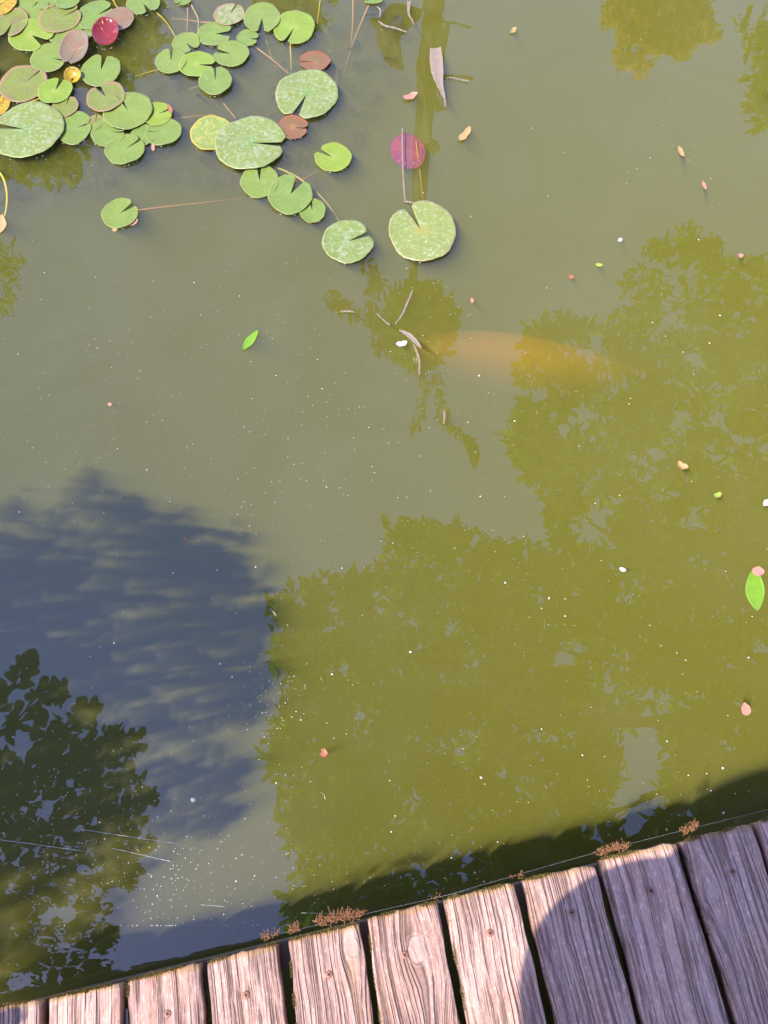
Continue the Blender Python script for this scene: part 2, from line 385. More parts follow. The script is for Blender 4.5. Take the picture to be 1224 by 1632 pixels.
M['pad_yellow'] = m_pad('pad_yellow', (.50, .36, .025), (.46, .30, .03), (.42, .36, .04), spots=(.30, .09, .02), spot_amt=.8, blotch=(.34, .36, .05), blotch_amt=.4)
M['pad_yellowing'] = m_pad('pad_yellowing', (.22, .32, .07), (.58, .42, .06), (.20, .34, .07), spots=(.50, .48, .22), spot_amt=.5, blotch=(.46, .40, .08), blotch_amt=.35, rim=.9)
M['pad_blotchy'] = m_pad('pad_blotchy', (.17, .26, .06), (.40, .22, .12), (.26, .34, .08), spots=(.48, .38, .26), spot_amt=.8, blotch=(.34, .34, .16), blotch_amt=.5, rim=.88)

# ------------------------------------------------------------------ setting: ground sheet with the pond in it, bed, water
PX0, PX1, PY0, PY1 = -2.6, 3.2, -2.2, 3.45
def ground():
    B = 120; z = .08
    xs = [-B, PX0, PX1, B]; ys = [-B, PY0, PY1, B]; v = []; f = []
    for y in ys:
        for x in xs: v.append((x, y, z))
    for j in range(3):
        for i in range(3):
            if i == 1 and j == 1: continue
            a = j * 4 + i; f.append((a, a+1, a+5, a+4))
    # banks go down to the bed
    b0 = len(v); d = -1.3
    c = [(PX0, PY0), (PX1, PY0), (PX1, PY1), (PX0, PY1)]
    for x, y in c: v.append((x, y, d))
    t = [5, 6, 10, 9]
    for i in range(4):
        j = (i + 1) % 4; f.append((t[j], t[i], b0 + i, b0 + j))
    f.append((b0, b0+1, b0+2, b0+3))
    return tag(link('ground', v, f, M['ground']), kind='structure')
ground()
e = .004
wb = MB(); wb.box(PX0+e, PX1-e, PY0+e, PY1-e, -1.28, 0.0)
tag(wb.build('pond_water', M['water'], smooth=False), kind='structure')

# ------------------------------------------------------------------ deck
deck = empty('wooden_deck', (0, -0.5, 0))
deck.location = (0, 0, 0)
tag(deck, 'weathered grey-brown wooden deck of parallel boards along the pond edge', 'deck')
m_board = m_wood()
# each board: top-left, top-right pixel of its end, and the same two corners where the photo is cut off (y = 1632)
BOARDS = [
    ((-192, 1645), (-74, 1617), (-204, 1700), (-80, 1700)),
    ((-60, 1612), (62, 1592), (-66, 1660), (61, 1660)),
    ((76, 1590), (189, 1566), (76, 1660), (191, 1660)),
    ((203, 1562), (318, 1533), (205, 1660), (326, 1660)),
    ((330, 1533), (441, 1502), (341, 1660), (459, 1660)),
    ((460, 1497), (572, 1470), (474, 1660), (600, 1660)),
    ((585, 1463), (696, 1436), (610, 1660), (738, 1660)),
    ((708, 1432), (820, 1406), (750, 1660), (878, 1660)),
    ((833, 1402), (947, 1377), (893, 1660), (1023, 1660)),
    ((957, 1369), (1077, 1341), (1034, 1660), (1172, 1660)),
    ((1086, 1340), (1197, 1311), (1187, 1660), (1318, 1660)),
    ((1205, 1309), (1322, 1280), (1330, 1660), (1466, 1660)),
    ((1332, 1278), (1448, 1249), (1480, 1660), (1616, 1660)),
    ((1458, 1246), (1574, 1217), (1628, 1660), (1764, 1660)),
    ((1585, 1214), (1700, 1186), (1778, 1660), (1912, 1660)),
]
SCREWS = [[], [], [], [(267, 1616)], [(392, 1586)], [(524, 1553)], [(645, 1522)], [(781, 1487)], [(911, 1454)], [(1037, 1420)], [(1167, 1389)], [], [], [], []]
KNOTS = {6: [(667, 1512, .034)], 5: [(560, 1512, .020)], 10: [(1133, 1424, .02)]}
m_screw = NT('rusty_screw'); n_ = m_screw.noise(900, m_screw.coord(), 4)
m_screw.setp(Base_Color=m_screw.mix(n_, (.20, .08, .045), (.42, .22, .15)), Roughness=.6, Metallic=.3); m_screw = m_screw.m
m_dark = m_simple('screw_recess', (.02, .012, .01), .9)
def board(i, spec):
    a, b, c, d = [W(x, y, DECK) for x, y in spec]
    dirv = ((c - a).normalized() + (d - b).normalized()); dirv.z = 0; dirv.normalize()      # away from the water
    xax = Vector((-dirv.y, dirv.x, 0)) * 1.0
    if xax.x < 0: xax = -xax
    # origin: mid of the end; local -y runs down the board
    yax = -dirv; org = (a + b) / 2
    mat = M['wood_plain'] = m_board
    if i in KNOTS:
        ks = []
        for (kx, ky, kr) in KNOTS[i]:
            q = W(kx, ky, DECK) - org; ks.append((q.dot(xax), q.dot(yax), kr))
        mat = m_wood('weathered_wood_knot', ks)
    L = 2.2; n = 60; nx = 12; th = .034; rd = .004
    def loc(v): v = v - org; return v.dot(xax), v.dot(yax)
    al, bl, cl, dl = loc(a), loc(b), loc(c), loc(d)
    # cross-section positions from 0..1 with rounded arrises
    V = []; F = []
    def edge_x(y, s):      # s=-1 left edge, +1 right edge, follows the board's own sides
        p, q = (al, cl) if s < 0 else (bl, dl)
        t = (y - p[1]) / (q[1] - p[1]) if abs(q[1]-p[1]) > 1e-6 else 0
        if t > 1: t = 1
        return p[0] + (q[0] - p[0]) * t
    prof = [(-1, -th)] + [(-1, -rd), (-.975, -.0012)] + [(-.8 + 1.6 * k / (nx), 0) for k in range(nx + 1)] + [(.975, -.0012), (1, -rd)] + [(1, -th)]
    m = len(prof)
    rr = random.Random(i * 7 + 3); ph = rr.uniform(0, 6)
    ys = [0, -.002, -.006] + [-.006 - (L - .006) * (k / n) ** 1.6 for k in range(1, n + 1)]
    for j, y in enumerate(ys):
        for (s, z) in prof:
            u = (s + 1) / 2
            end = al[1] * (1 - u) + bl[1] * u + (.0011 * math.sin(u * 17 + ph) + .0007 * math.sin(u * 53 + ph * 2)) - (.003 if abs(s) > .97 else 0)
            yy = end + y
            xl, xr = edge_x(yy, -1), edge_x(yy, 1)
            wob = .0011 * math.sin(yy * 31 + ph) + .0008 * math.sin(yy * 77 + ph * 3)
            x = xl + (xr - xl) * u + (wob if abs(s) > .9 else 0)
            zz = z + .0006 * math.sin(u * 9 + ph) + (-.0035 if j == 0 and z > -.01 else (-.0010 if j == 1 and z > -.01 else 0))
            V.append((x, yy, zz))
    for j in range(len(ys) - 1):
        for k in range(m - 1):
            p = j * m + k; F.append((p, p + m, p + m + 1, p + 1))
        F.append((j*m + m-1, (j+1)*m + m-1, (j+1)*m, j*m))
    F.append(tuple(range(m))); F.append(tuple(range((len(ys)-1)*m, len(ys)*m))[::-1])
    o = link('deck_board', V, F, mat, deck, True)
    from mathutils import Matrix
    rot = Matrix((xax, yax, Vector((0, 0, 1)))).transposed().to_4x4(); rot.translation = org
    o.matrix_world = rot
    for (x, y) in SCREWS[i]:
        q = W(x, y, DECK) - org; qx, qy = q.dot(xax), q.dot(yax)
        r = .0062
        s = MB(); N = 24; vv = []; ff = []
        for (rr_, zz) in ((r, -.0006), (r, .0009), (r * .82, .0016), (r * .35, .0018), (.0001, .0018)):
            for k in range(N): vv.append((rr_ * math.cos(2*math.pi*k/N), rr_ * math.sin(2*math.pi*k/N), zz))
        for j in range(4):
            for k in range(N): ff.append((j*N+k, j*N+(k+1)%N, (j+1)*N+(k+1)%N, (j+1)*N+k))
        s.add(vv, ff)
        so_ = s.build('screw', m_screw, o); so_.location = (qx, qy, 0)
        c2 = MB(); c2.box(-.0030, .0030, -.0007, .0007, .0012, .0021); c2.box(-.0007, .0007, -.0030, .0030, .0013, .0022)
        cr = c2.build('screw_cross', m_dark, o, False); cr.location = (qx, qy, 0); cr.rotation_euler = (0, 0, rr.uniform(0, 1.5))
    return o
for i, s in enumerate(BOARDS): board(i, s)
# joists under the boards, square to them
jb = MB()
p0 = W(-192, 1645, DECK); p1 = W(1700, 1186, DECK); ax = (p1 - p0).normalized(); nrm = Vector((ax.y, -ax.x, 0))
for off in (.034, .65, 1.3, 1.95):
    a = p0 + nrm * off; b = p1 + nrm * off; zt = DECK - .0365; zb = zt - .10; hw = .022
    jb.add([a + nrm*-hw, b + nrm*-hw, b + nrm*hw, a + nrm*hw], [])
    vs = [Vector((p.x, p.y, z)) for z in (zb, zt) for p in (a - nrm*hw, b - nrm*hw, b + nrm*hw, a + nrm*hw)]
    jb.v = jb.v[:-4]; jb.add(vs, [(0,3,2,1),(4,5,6,7),(0,1,5,4),(1,2,6,5),(2,3,7,6),(3,0,4,7)])
jb.build('joist', M['bark'], deck, False)

# ------------------------------------------------------------------ lily pads
PADS = []   # filled as things are built
def pad(cx, cy, wpx, hpx, notch, mat, label, half=7, z=.002, tilt=(0, 0), cup=.0, off=(0, 0), cat='lily pad', rag=.02, name='lily_pad', sub=0.0, group='water lily pads'):
    mx, my = scale_at(cx, cy, 0); c = W(cx, cy, 0)
    rx, ry = wpx / 2 * mx, hpx / 2 * my
    root = empty(name, (c.x, c.y, z - sub)); root.rotation_euler = (tilt[0], tilt[1], 0)
    tag(root, label, cat, group)
    rr = random.Random(int(cx * 13 + cy * 7)); ph = [rr.uniform(0, 6.28) for _ in range(4)]
    # notch apex sits near the middle; work in normalised disc space
    ax_, ay_ = off
    nd = R_(notch); nx_, ny_ = math.cos(nd) / max(rx, 1e-6) * rx, math.sin(nd)
    NA, NR = 72, 12; V = []; UV = []; F = []
    h = R_(half) if half else 0
    rng_a = 2 * math.pi - 2 * h
    for top in (1, 0):
        for j in range(NR + 1):
            t = (j / NR) ** .85
            for k in range(NA + 1):
                u = k / NA; th = nd + h + rng_a * u
                # distance from the apex to the unit rim in this direction
                dx, dy = math.cos(th), math.sin(th)
                B = ax_ * dx + ay_ * dy; C = ax_ * ax_ + ay_ * ay_ - 1
                rim = -B + math.sqrt(max(B * B - C, 0))
                rim *= 1 + rag * (math.sin(5 * th + ph[0]) * .7 + .8 * math.sin(2 * th + ph[3]) + math.sin(9 * th + ph[1]) * .5 + .35 * math.sin(23 * th + ph[2]))
                if half: 
                    de = min(u, 1 - u) * rng_a; rim *= 1 - .13 * math.exp(-(de / .13) ** 2)
                r = t * rim; X, Y = ax_ + dx * r, ay_ + dy * r
                zz = cup * (X * X + Y * Y) * rx + .0016 * math.sin(3 * th + ph[3]) * t * t * (rx / .06) + (.0022 * (t ** 10))
                if half: zz += .0012 * math.exp(-(min(u, 1-u) * rng_a / .1) ** 2) * t
                V.append((X * rx, Y * ry, zz - (0 if top else .0011))); UV.append((u, t))
    S = (NR + 1) * (NA + 1)
    for j in range(NR):
        for k in range(NA):
            p = j * (NA + 1) + k
            F.append((p, p + NA + 1, p + NA + 2, p + 1)); F.append((S + p, S + p + 1, S + p + NA + 2, S + p + NA + 1))
    for k in range(NA):
        p = NR * (NA + 1) + k; F.append((p, S + p, S + p + 1, p + 1))
    for j in range(NR):
        p = j * (NA + 1); q = p + NA
        F.append((p, S + p, S + p + NA + 1, p + NA + 1)); F.append((q, q + NA + 1, S + q + NA + 1, S + q))
    link('pad_blade', V, F, M[mat], root, True, UV)
    PADS.append((root, cx, cy)); return root
P_ = pad
g = 'pad_green'
# --- the crowded patch in the upper left, back (lower) layer first
P_(50, 14, 57, 42, 60, g, 'pale green lily pad at the top edge behind the big overlapping pads', 5, .002)
P_(78, 6, 32, 26, 300, g, 'small green lily pad cut by the top edge over the upper left patch', 6, .009)
P_(110, 5, 38, 28, 95, g, 'green lily pad cut by the top edge between two larger pads', 6, .011)
P_(112, 56, 74, 37, 38, g, 'long light green lily pad lying beneath the upper left patch', 4, .003)
P_(154, 26, 58, 47, 32, g, 'light green lily pad behind the mauve pad with its split to the upper right', 6, .004)
P_(97, 31, 67, 47, 33, 'pad_tan', 'green lily pad with thin brown rim and split to the upper right', 3, .0065, tilt=(.02, 0))
P_(10, 8, 37, 37, 200, 'pad_yellow', 'bright yellow lily pad in the top left corner', 3, .009)
P_(21, 39, 49, 45, 260, 'pad_tan', 'yellowish green lily pad at the left edge with its notch downward', 10, .007)
P_(51, 57.5, 72, 51, -36, 'pad_bright', 'bright green lily pad with an open notch to the lower right', 12, .0045)
P_(80, 93, 61, 45, -16, g, 'green lily pad tucked under the mauve leaf, narrow split to the right', 4, .003)
P_(122, 83, 47, 46, 255, 'pad_mauve', 'shiny mauve lily pad without a gap lying over a green pad', 1, .008, tilt=(.12, -.08), cup=.25)
P_(190, 34, 49, 37, 252, 'pad_mauve', 'mauve brown lily pad with a fine split pointing down', 2, .007)
P_(171, 61, 40, 36, 120, 'pad_red', 'dark red glossy lily pad below the mauve brown one', 0, .012, tilt=(.16, .14), cup=.35)
P_(161.5, 115, 63, 51, 88, g, 'green lily pad with a clean notch straight up beside dark water', 9, .006)
P_(38, 135, 76, 59, 52, 'pad_tan', 'large green lily pad with brown upper rim at the left', 2.5, .004)
P_(89.5, 148, 54, 41, 78, 'pad_bright', 'bright green lily pad with notch up, in front of the brown rimmed pad', 9, .008)
P_(119, 126, 27, 18, 200, 'pad_yellow', 'small curled orange yellow leaf between green lily pads', 0, .004, tilt=(.3, 0), cup=.5)
P_(3, 170, 26, 32, 90, 'pad_yellow', 'decaying yellow lily leaf at the left edge above the largest pad', 4, .004)
P_(105, 172, 42, 33, 80, 'pad_tan', 'small yellowish lily pad with brown rim beside the largest pad', 4, .005)
P_(120, 205, 52, 53, 18, g, 'green lily pad under the right side of the largest pad', 4, .002)
P_(152, 196, 26, 24, 90, 'pad_tan', 'tiny green lily pad wedged between larger pads', 4, .0018)
P_(174, 212, 56, 46, 0, g, 'green lily pad half covered by the deep green pad above it', 4, .003)
P_(228, 217, 40, 34, 90, g, 'green lily pad mostly hidden at the centre of the right cluster', 0, .0022)
P_(261, 212, 59, 42, 178, g, 'green lily pad with narrow split facing left at the cluster edge', 2.5, .004)
P_(252, 184, 46, 38, 27, 'pad_bright', 'bright green lily pad with reddish notch at upper right of the cluster', 6, .005)
P_(200, 240, 64, 47, 42, g, 'green lily pad lowest in the upper left cluster', 4, .0055)
P_(205, 180, 77, 60, 122, g, 'deep green rounded lily pad lying on top of the cluster', 5, .009)
P_(170.5, 159, 61, 47, 128, 'pad_tan', 'green lily pad with thin brown rim and open notch to upper left', 9, .0115)
P_(46, 211, 116, 85, 173, 'pad_dusty', 'largest dusty green lily pad at the left edge with a wide notch', 8, .0105, off=(-.1, .03))
P_(192, 341, 59, 47, 42, g, 'solitary small green lily pad at left with open notch', 10, .003)
# --- the loose group at the top
P_(229, 7, 54, 36, 300, g, 'green lily pad cut by the top edge with its stalk running down right', 9, .004)
P_(292, 2, 28, 16, 240, g, 'tiny green lily pad cut by the top edge above two thin stalks', 5, .004)
P_(297, 69.5, 44, 33, -48, g, 'green lily pad at the upper left of the small pad chain', 9, .003)
P_(273, 99, 50, 40, 95, g, 'green lily pad with its notch up at the left end of the chain', 8, .0045)
P_(315, 105, 57, 41, -8, 'pad_bright', 'bright green lily pad with split to the right in the chain', 7, .006)
P_(343, 55, 56, 39, 0, g, 'light green lily pad with a wide notch facing right', 14, .003)
P_(366, 25.5, 50, 35, 65, 'pad_blotchy', 'blotchy pale lily pad with brown mottling near the top', 5, .006)
P_(369, 88, 57, 41, 163, g, 'green lily pad with its notch facing left in the chain', 9, .005)
P_(344, 132, 53, 44, 97, g, 'darker green round lily pad with brown rim at the chain foot', 5, .0075)
P_(395, 62, 35, 26, -12, g, 'small green lily pad beneath the heart shaped one', 8, .003)
P_(418, 31, 59, 48, 272, g, 'heart shaped green lily pad with its notch downward', 11, .006)
P_(469, 46, 65, 55, 248, 'pad_bright', 'bright yellow green lily pad with notch down and a stalk below', 6, .005)
P_(594, 0, 34, 16, 200, g, 'green lily pad cut by the top edge above orange stalks', 5, .003)
P_(502, 99, 49, 31, 185, 'pad_brown', 'small reddish brown lily pad above the round dusty pad', 5, .004)
P_(489, 152, 101, 78, 250, 'pad_dusty', 'big dusty green lily pad with whitish residue and notch down', 7, .005)
P_(467, 204, 49, 38, -8, 'pad_brown', 'reddish brown lily pad squeezed between the two big dusty pads', 5, .003)
P_(337, 213, 66, 56, 340, 'pad_yellowing', 'yellowing blotched lily pad under the big dusty pad', 4, .003)
P_(399.5, 231, 115, 83, -3, 'pad_dusty', 'biggest dusty oval lily pad in the middle with split to the right', 5, .0085)
P_(414, 290, 61, 53, 96, g, 'round green lily pad just below the biggest oval pad', 8, .003)
P_(463, 312, 71, 63, 62, g, 'green lily pad with a wide deep notch to the upper right', 14, .006)
P_(498, 337, 42, 39, 102, g, 'small bright green lily pad at the lower right of the chain', 8, .003)
P_(531, 252, 60, 45, 146, 'pad_bright', 'lone bright yellow green lily pad with notch to upper left', 8, .003)
P_(554, 386, 83, 67, 25, 'pad_dusty', 'dusty pale green lily pad with ragged edge and notch to the right', 7, .003, rag=.022)
P_(673, 369, 109, 95, 114, 'pad_pale', 'single large round pale green lily pad right of the others', 6.5, .003, off=(-.05, .04))
P_(651, 233, 56, 57, 80, 'pad_sunken', 'round magenta red young lily pad just under the water surface', 0, .0, sub=.02, tilt=(.0, .12))
# beyond the frame the patch goes on
for (x, y, s) in ((-30, 60, 60), (-40, 120, 70), (-60, 230, 80), (-35, -30, 60), (30, -40, 70), (100, -38, 66), (160, -30, 60), (-90, 20, 70), (-100, 160, 80), (60, -90, 80), (-30, -90, 80)):
    P_(x, y, s, s * .75, random.uniform(0, 360), g, 'green lily pad of the patch beyond the upper left edge', 7, .003 + random.random() * .008)

def nearest(px, py): return min(PADS, key=lambda p: (p[1]-px)**2 + (p[2]-py)**2)[0]
def stem(pts, depths, r, mat, own=None):
    P = [W(x, y, -d) for (x, y), d in zip(pts, depths)]
    P = smooth_path(P, 6); root = own or nearest(*pts[0])
    base = Vector(root.location)
    b = MB(); b.tube([p for p in P], [r * (1 - .25 * i / len(P)) for i in range(len(P))], 8)
    o = b.build('stem', M[mat], root); o.matrix_parent_inverse = root.matrix_basis.inverted()
    return o
bpy.context.view_layer.update()
stem([(594, -4), (587, 10), (572, 45), (560, 76), (547, 122), (538, 170)], [.002, .006, .02, .045, .09, .16], .0030, 'stemo')
stem([(566, -40), (563, 0), (562, 40), (558, 80)], [.002, .008, .03, .06], .0030, 'stemo')
stem([(514, -20), (510, 4), (506, 34), (500, 60)], [.004, .006, .03, .07], .0028, 'stemy')
stem([(467, 40), (463, 72), (464, 95), (464, 122), (466, 150)], [.002, .010, .03, .05, .08], .0034, 'stemy')
stem([(398, 66), (410, 77), (435, 96), (463, 120), (500, 150)], [.003, .015, .03, .05, .09], .0032, 'stemo')
stem([(419, 30), (421, 52), (434, 95), (450, 134)], [.003, .03, .07, .11], .0034, 'stemy')
stem([(345, 130), (349, 153), (362, 172), (378, 192), (400, 225)], [.003, .03, .04, .055, .1], .0036, 'stemo')
stem([(425, 262), (453, 272), (482, 288), (517, 319), (540, 352), (552, 378)], [.02, .022, .012, .035, .06, .1], .0034, 'stemy')
stem([(470, 288), (482, 286), (510, 272), (540, 268)], [.05, .055, .07, .10], .003, 'stemo')
stem([(235, 2), (246, 17), (264, 34), (280, 60), (290, 90)], [.004, .008, .015, .02, .06], .0030, 'stemy')
stem([(298, 2), (299, 10), (299, 30), (297, 60)], [.003, .008, .02, .04], .0028, 'stemo')
stem([(302, 2), (307, 12), (316, 32), (314, 58), (306, 80)], [.003, .006, .012, .02, .04], .0028, 'stemy')
stem([(348, 36), (341, 36), (318, 35), (292, 31), (262, 30)], [.003, .006, .02, .035, .07], .0026, 'stemo')
stem([(196, 340), (222, 335), (270, 329), (335, 322), (390, 316)], [.01, .02, .035, .055, .09], .0030, 'stemo')
stem([(262, 190), (289, 188), (326, 184), (350, 182)], [.02, .03, .05, .08], .003, 'stemo')
stem([(340, 132), (318, 137), (290, 148), (270, 162)], [.03, .06, .09, .12], .004, 'stemy')
stem([(270, 110), (254, 111), (228, 118), (205, 126)], [.02, .035, .05, .08], .003, 'stemy')
stem([(160, -6), (178, -2), (186, 10), (200, 22)], [.002, .004, .006, .02], .0032, 'stemy')
stem([(20, 173), (36, 167), (62, 158), (80, 152)], [-.002, .001, .002, .02], .0032, 'stemy')
stem([(-20, 262), (2, 278), (11, 305), (10, 335), (2, 360)], [.006, .003, .002, .003, .002], .0042, 'stemy')
stem([(194, 55), (198, 80), (206, 105)], [.03, .06, .09], .003, 'stemo')
stem([(663, 225), (672, 300), (676, 380)], [.012, .05, .1], .0022, 'stemo')

def submerged():  # dark leaves added below the pads to deepen the shade there
    poly = [(-160, -120), (640, -120), (645, 20), (635, 120), (590, 225), (500, 300), (330, 285), (240, 270), (150, 300), (40, 320), (-160, 360)]
    pos = []
    for x, y in poly_points(poly, 9000):
        d = random.uniform(.065, .20); pos.append(tuple(W(x, y, -d)))
    n = len(pos); d = rdir(n); d[:, 2] *= .35; nr = rdir(n) * .4 + np.array([0, 0, 1.0]); s = rng.uniform(.6, 1.2, n)
    o = leaf_mesh('shade_foliage', np.array(pos), d, nr, .085 * s, .05 * s, M['shade_weed'], None, 'round')
    tag(o, 'murky brown submerged leaves added to darken the water under the lily pads', 'water plants', kind='stuff')
M['shade_weed'] = m_leaf('shade_leaf', (.016, .014, .012), (.035, .025, .018), .1, .6)
submerged()
# ------------------------------------------------------------------ koi deep in the cloudy water
def koi():
    def flesh(d):                        # soft, milky flesh: its outline melts into the murk
        t = NT('koi_flesh'); t.n.remove(t.bsdf)
        vs = t.node('VolumeScatter', in_Density=d, in_Anisotropy=-0.3); vs.inputs['Color'].default_value = (1.0, .34, .035, 1)
        va = t.node('VolumeAbsorption', in_Density=d * .45); va.inputs['Color'].default_value = (1.0, .6, .2, 1)
        ad = t.node('AddShader'); t.l.new(vs.outputs[0], ad.inputs[0]); t.l.new(va.outputs[0], ad.inputs[1]); t.l.new(ad.outputs[0], t.out.inputs['Volume']); return t.m
    a = W(1045, 592, -.13); b = W(655, 562, -.105); L = (b - a).length
    root = empty('koi', tuple(a)); tag(root, 'orange koi blurred deep in the cloudy green water', 'fish')
    ax = (b - a).normalized(); side = Vector((-ax.y, ax.x, 0)).normalized(); up = Vector((0, 0, 1))
    n = 24; N = 16
    for name, sc, den in (('body', 1.25, 6.0), ('flesh', .85, 7.0), ('muscle', .5, 12.0)):
      V = []; F = []
      for i in range(n + 1):
        u = i / n; bend = .018 * math.sin(u * 4.2)
        hw = .066 * (math.sin(math.pi * min(1, (u * .93 + .03)) ** 1.25) ** .8) * (1 if u > .25 else .35 + 2.6 * u) + .004
        hw *= sc
        hh = hw * 1.05
        c = ax * (L * u) + side * bend
        for k in range(N):
            an = 2 * math.pi * k / N; V.append(c + side * math.cos(an) * hw + up * math.sin(an) * hh)
      for i in range(n):
        for k in range(N): F.append((i*N+k, i*N+(k+1)%N, (i+1)*N+(k+1)%N, (i+1)*N+k))
      F.append(tuple(range(N))[::-1]); F.append(tuple(n*N+k for k in range(N)))
      link(name, V, F, flesh(den), root, True)
koi()

# ------------------------------------------------------------------ overhead tree on the right: seen only mirrored in the pond
def crown_leaves(root, poly, holes, n_cl, per, H0, H1, clr, ll, lw, mat, name='crown', kind='lance', edge_n=0, squash=.6):
    pts = []
    for x, y in poly_points(poly, n_cl, holes): pts.append(RH(x, y, random.uniform(H0, H1)))
    # extra small sprigs on the outline keep its leafy, uneven edge
    for _ in range(edge_n):
        i = random.randrange(len(poly)); a = poly[i]; b = poly[(i+1) % len(poly)]; t = random.random()
        pts.append(RH(a[0] + (b[0]-a[0])*t, a[1] + (b[1]-a[1])*t, random.uniform(H0, H1)))
    C = np.array([tuple(p) for p in pts]); n = len(C) * per
    cen = np.repeat(C, per, axis=0)
    offs = rdir(n) * (rng.random((n, 1)) ** .5) * clr; offs[:, 2] *= squash
    tw = rdir(len(C)); tw[:, 2] *= .4
    d = np.repeat(tw, per, axis=0) * .9 + rdir(n) * .9
    nr = rdir(n) * .7 + np.array([0, 0, 1.0])
    s = rng.uniform(.65, 1.2, n)
    o = leaf_mesh(name, cen + offs, d, nr, ll * s, lw * s, mat, root, kind)
    return o, pts
def limbs(root, trunk_base, fork, pts, n, r0, mat=None, hi=None):
    b = MB(); b.tube(smooth_path([trunk_base, (Vector(trunk_base) + Vector(fork)) / 2 + Vector((.1, -.08, 0)), fork], 8), [r0 * (1.25 - .5 * i / 16) for i in range(17)], 14)
    b.build('trunk', mat or M['bark'], root)
    for k in range(n):
        t = Vector(random.choice(pts)); f = Vector(fork); mid = f.lerp(t, .5) + Vector((random.uniform(-.2, .2), random.uniform(-.2, .2), random.uniform(-.05, .3)))
        q = smooth_path([f, mid, t], 6); c = MB(); c.tube(q, [max(.006, r0 * .5 * (1 - i / len(q)) ** 1.2) for i in range(len(q))], 8)
        c.build('limb', mat or M['bark'], root)

CAN = [(478, 1530), (476, 1450), (505, 1400), (482, 1340), (462, 1290), (458, 1235), (446, 1190), (442, 1150), (450, 1115), (447, 1070), (458, 1030), (455, 1000), (440, 975), (452, 955),
       (480, 945), (530, 938), (575, 930), (622, 918), (628, 885), (634, 850), (660, 848), (700, 850), (745, 846), (775, 860), (800, 878), (830, 890), (868, 893),
       (900, 888), (902, 850), (888, 815), (872, 782), (850, 748), (832, 718), (822, 692), (834, 660), (850, 630), (838, 600), (850, 575), (848, 545), (868, 522), (905, 512), (930, 526), (972, 518),
       (1000, 505), (1003, 470), (1012, 440), (1036, 405), (1062, 390), (1100, 372), (1130, 390), (1142, 412), (1165, 425), (1200, 432), (1260, 425), (1420, 440), (1560, 700), (1600, 1100), (1500, 1400), (900, 1560)]
HOLES = [[(975, 1250), (985, 1165), (1025, 1100), (1066, 1115), (1072, 1300), (1030, 1345), (965, 1315)],
         [(1090, 420), (1130, 415), (1138, 465), (1100, 475)], [(1065, 490), (1085, 485), (1080, 515), (1068, 510)],
         [(1060, 612), (1078, 615), (1080, 640), (1066, 632)], [(1062, 655), (1105, 650), (1108, 705), (1066, 715)],
         [(920, 830), (945, 785), (985, 800), (980, 855), (945, 880)], [(655, 1350), (680, 1345), (690, 1420), (650, 1430)],
         [(500, 1350), (525, 1335), (530, 1385), (508, 1400)], [(560, 1355), (580, 1350), (578, 1400), (562, 1398)]]
tree = empty('broadleaf_tree', (4.3, .9, .08)); tree.location = (0, 0, 0)
tag(tree, 'dense green leafy tree mirrored across the right half of the pond', 'tree')
o, tp = crown_leaves(tree, CAN, HOLES, 2600, 22, 4.2, 5.6, .14, .135, .042, M['canopy'], edge_n=110)
limbs(tree, (4.3, .9, .08), (3.2, 1.0, 2.7), [p for p in tp if p.x > .2], 22, .17)

GOLD = [(962, -60), (962, 15), (985, 60), (985, 105), (1005, 92), (1020, 118), (1042, 100), (1050, 70), (1062, 80), (1085, 92), (1100, 70), (1130, 70), (1142, 55), (1125, 20), (1150, -60)]
t2 = empty('sun_gold_tree', (0, 0, 0)); tag(t2, 'tree with sunlight tinted into its golden and reddish leaves, mirrored at the top right', 'tree')
o, gp = crown_leaves(t2, GOLD, [], 340, 26, 3.6, 4.3, .07, .07, .038, M['sun_gold'], kind='round', edge_n=24)
limbs(t2, (3.2, 9.6, .08), (3.0, 9.2, 3.2), gp, 7, .035)
RT = [(1185, 40), (1215, 35), (1260, 20), (1290, 120), (1260, 200), (1215, 195), (1205, 150), (1208, 110), (1195, 70)]
t3 = empty('laurel', (0, 0, 0)); tag(t3, 'sparse shrub with long pointed leaves mirrored at the right edge near the top', 'shrub')
o, lp = crown_leaves(t3, RT, [], 60, 7, 2.8, 3.1, .07, .17, .05, M['canopy'], edge_n=12)
limbs(t3, (3.9, 4.4, .08), (3.4, 4.1, 2.0), lp, 6, .05)
# leaves mirrored at the far left edge and behind the pads
t4 = empty('reedy_shrub', (0, 0, 0)); tag(t4, 'feathery shrub mirrored in slivers at the left edge of the water', 'shrub')
o, rp = crown_leaves(t4, [(-120, 340), (-10, 380), (22, 410), (0, 430), (28, 465), (-5, 480), (-30, 540), (-120, 640)], [], 60, 12, 2.6, 3.2, .10, .13, .02, M['canopy'], edge_n=10)
limbs(t4, (-4.6, 2.4, .08), (-4.3, 2.2, 1.8), rp, 6, .05)
t5 = empty('bamboo_clump', (0, 0, 0)); tag(t5, 'dark leafy growth mirrored between the lily pads in the upper left corner', 'shrub')
o, bp = crown_leaves(t5, [(-150, -60), (120, -60), (240, -20), (262, 60), (215, 110), (150, 100), (60, 130), (110, 190), (132, 285), (95, 245), (80, 275), (35, 262), (-150, 280)], [], 420, 16, 2.4, 3.2, .14, .17, .06, M['canopy'], edge_n=16)
limbs(t5, (-4.4, 6.2, .08), (-4.1, 5.6, 1.8), bp, 8, .08)
t6 = empty('leafy_shrub', (0, 0, 0)); tag(t6, 'shrub tips mirrored at the top edge above the lily pads', 'shrub')
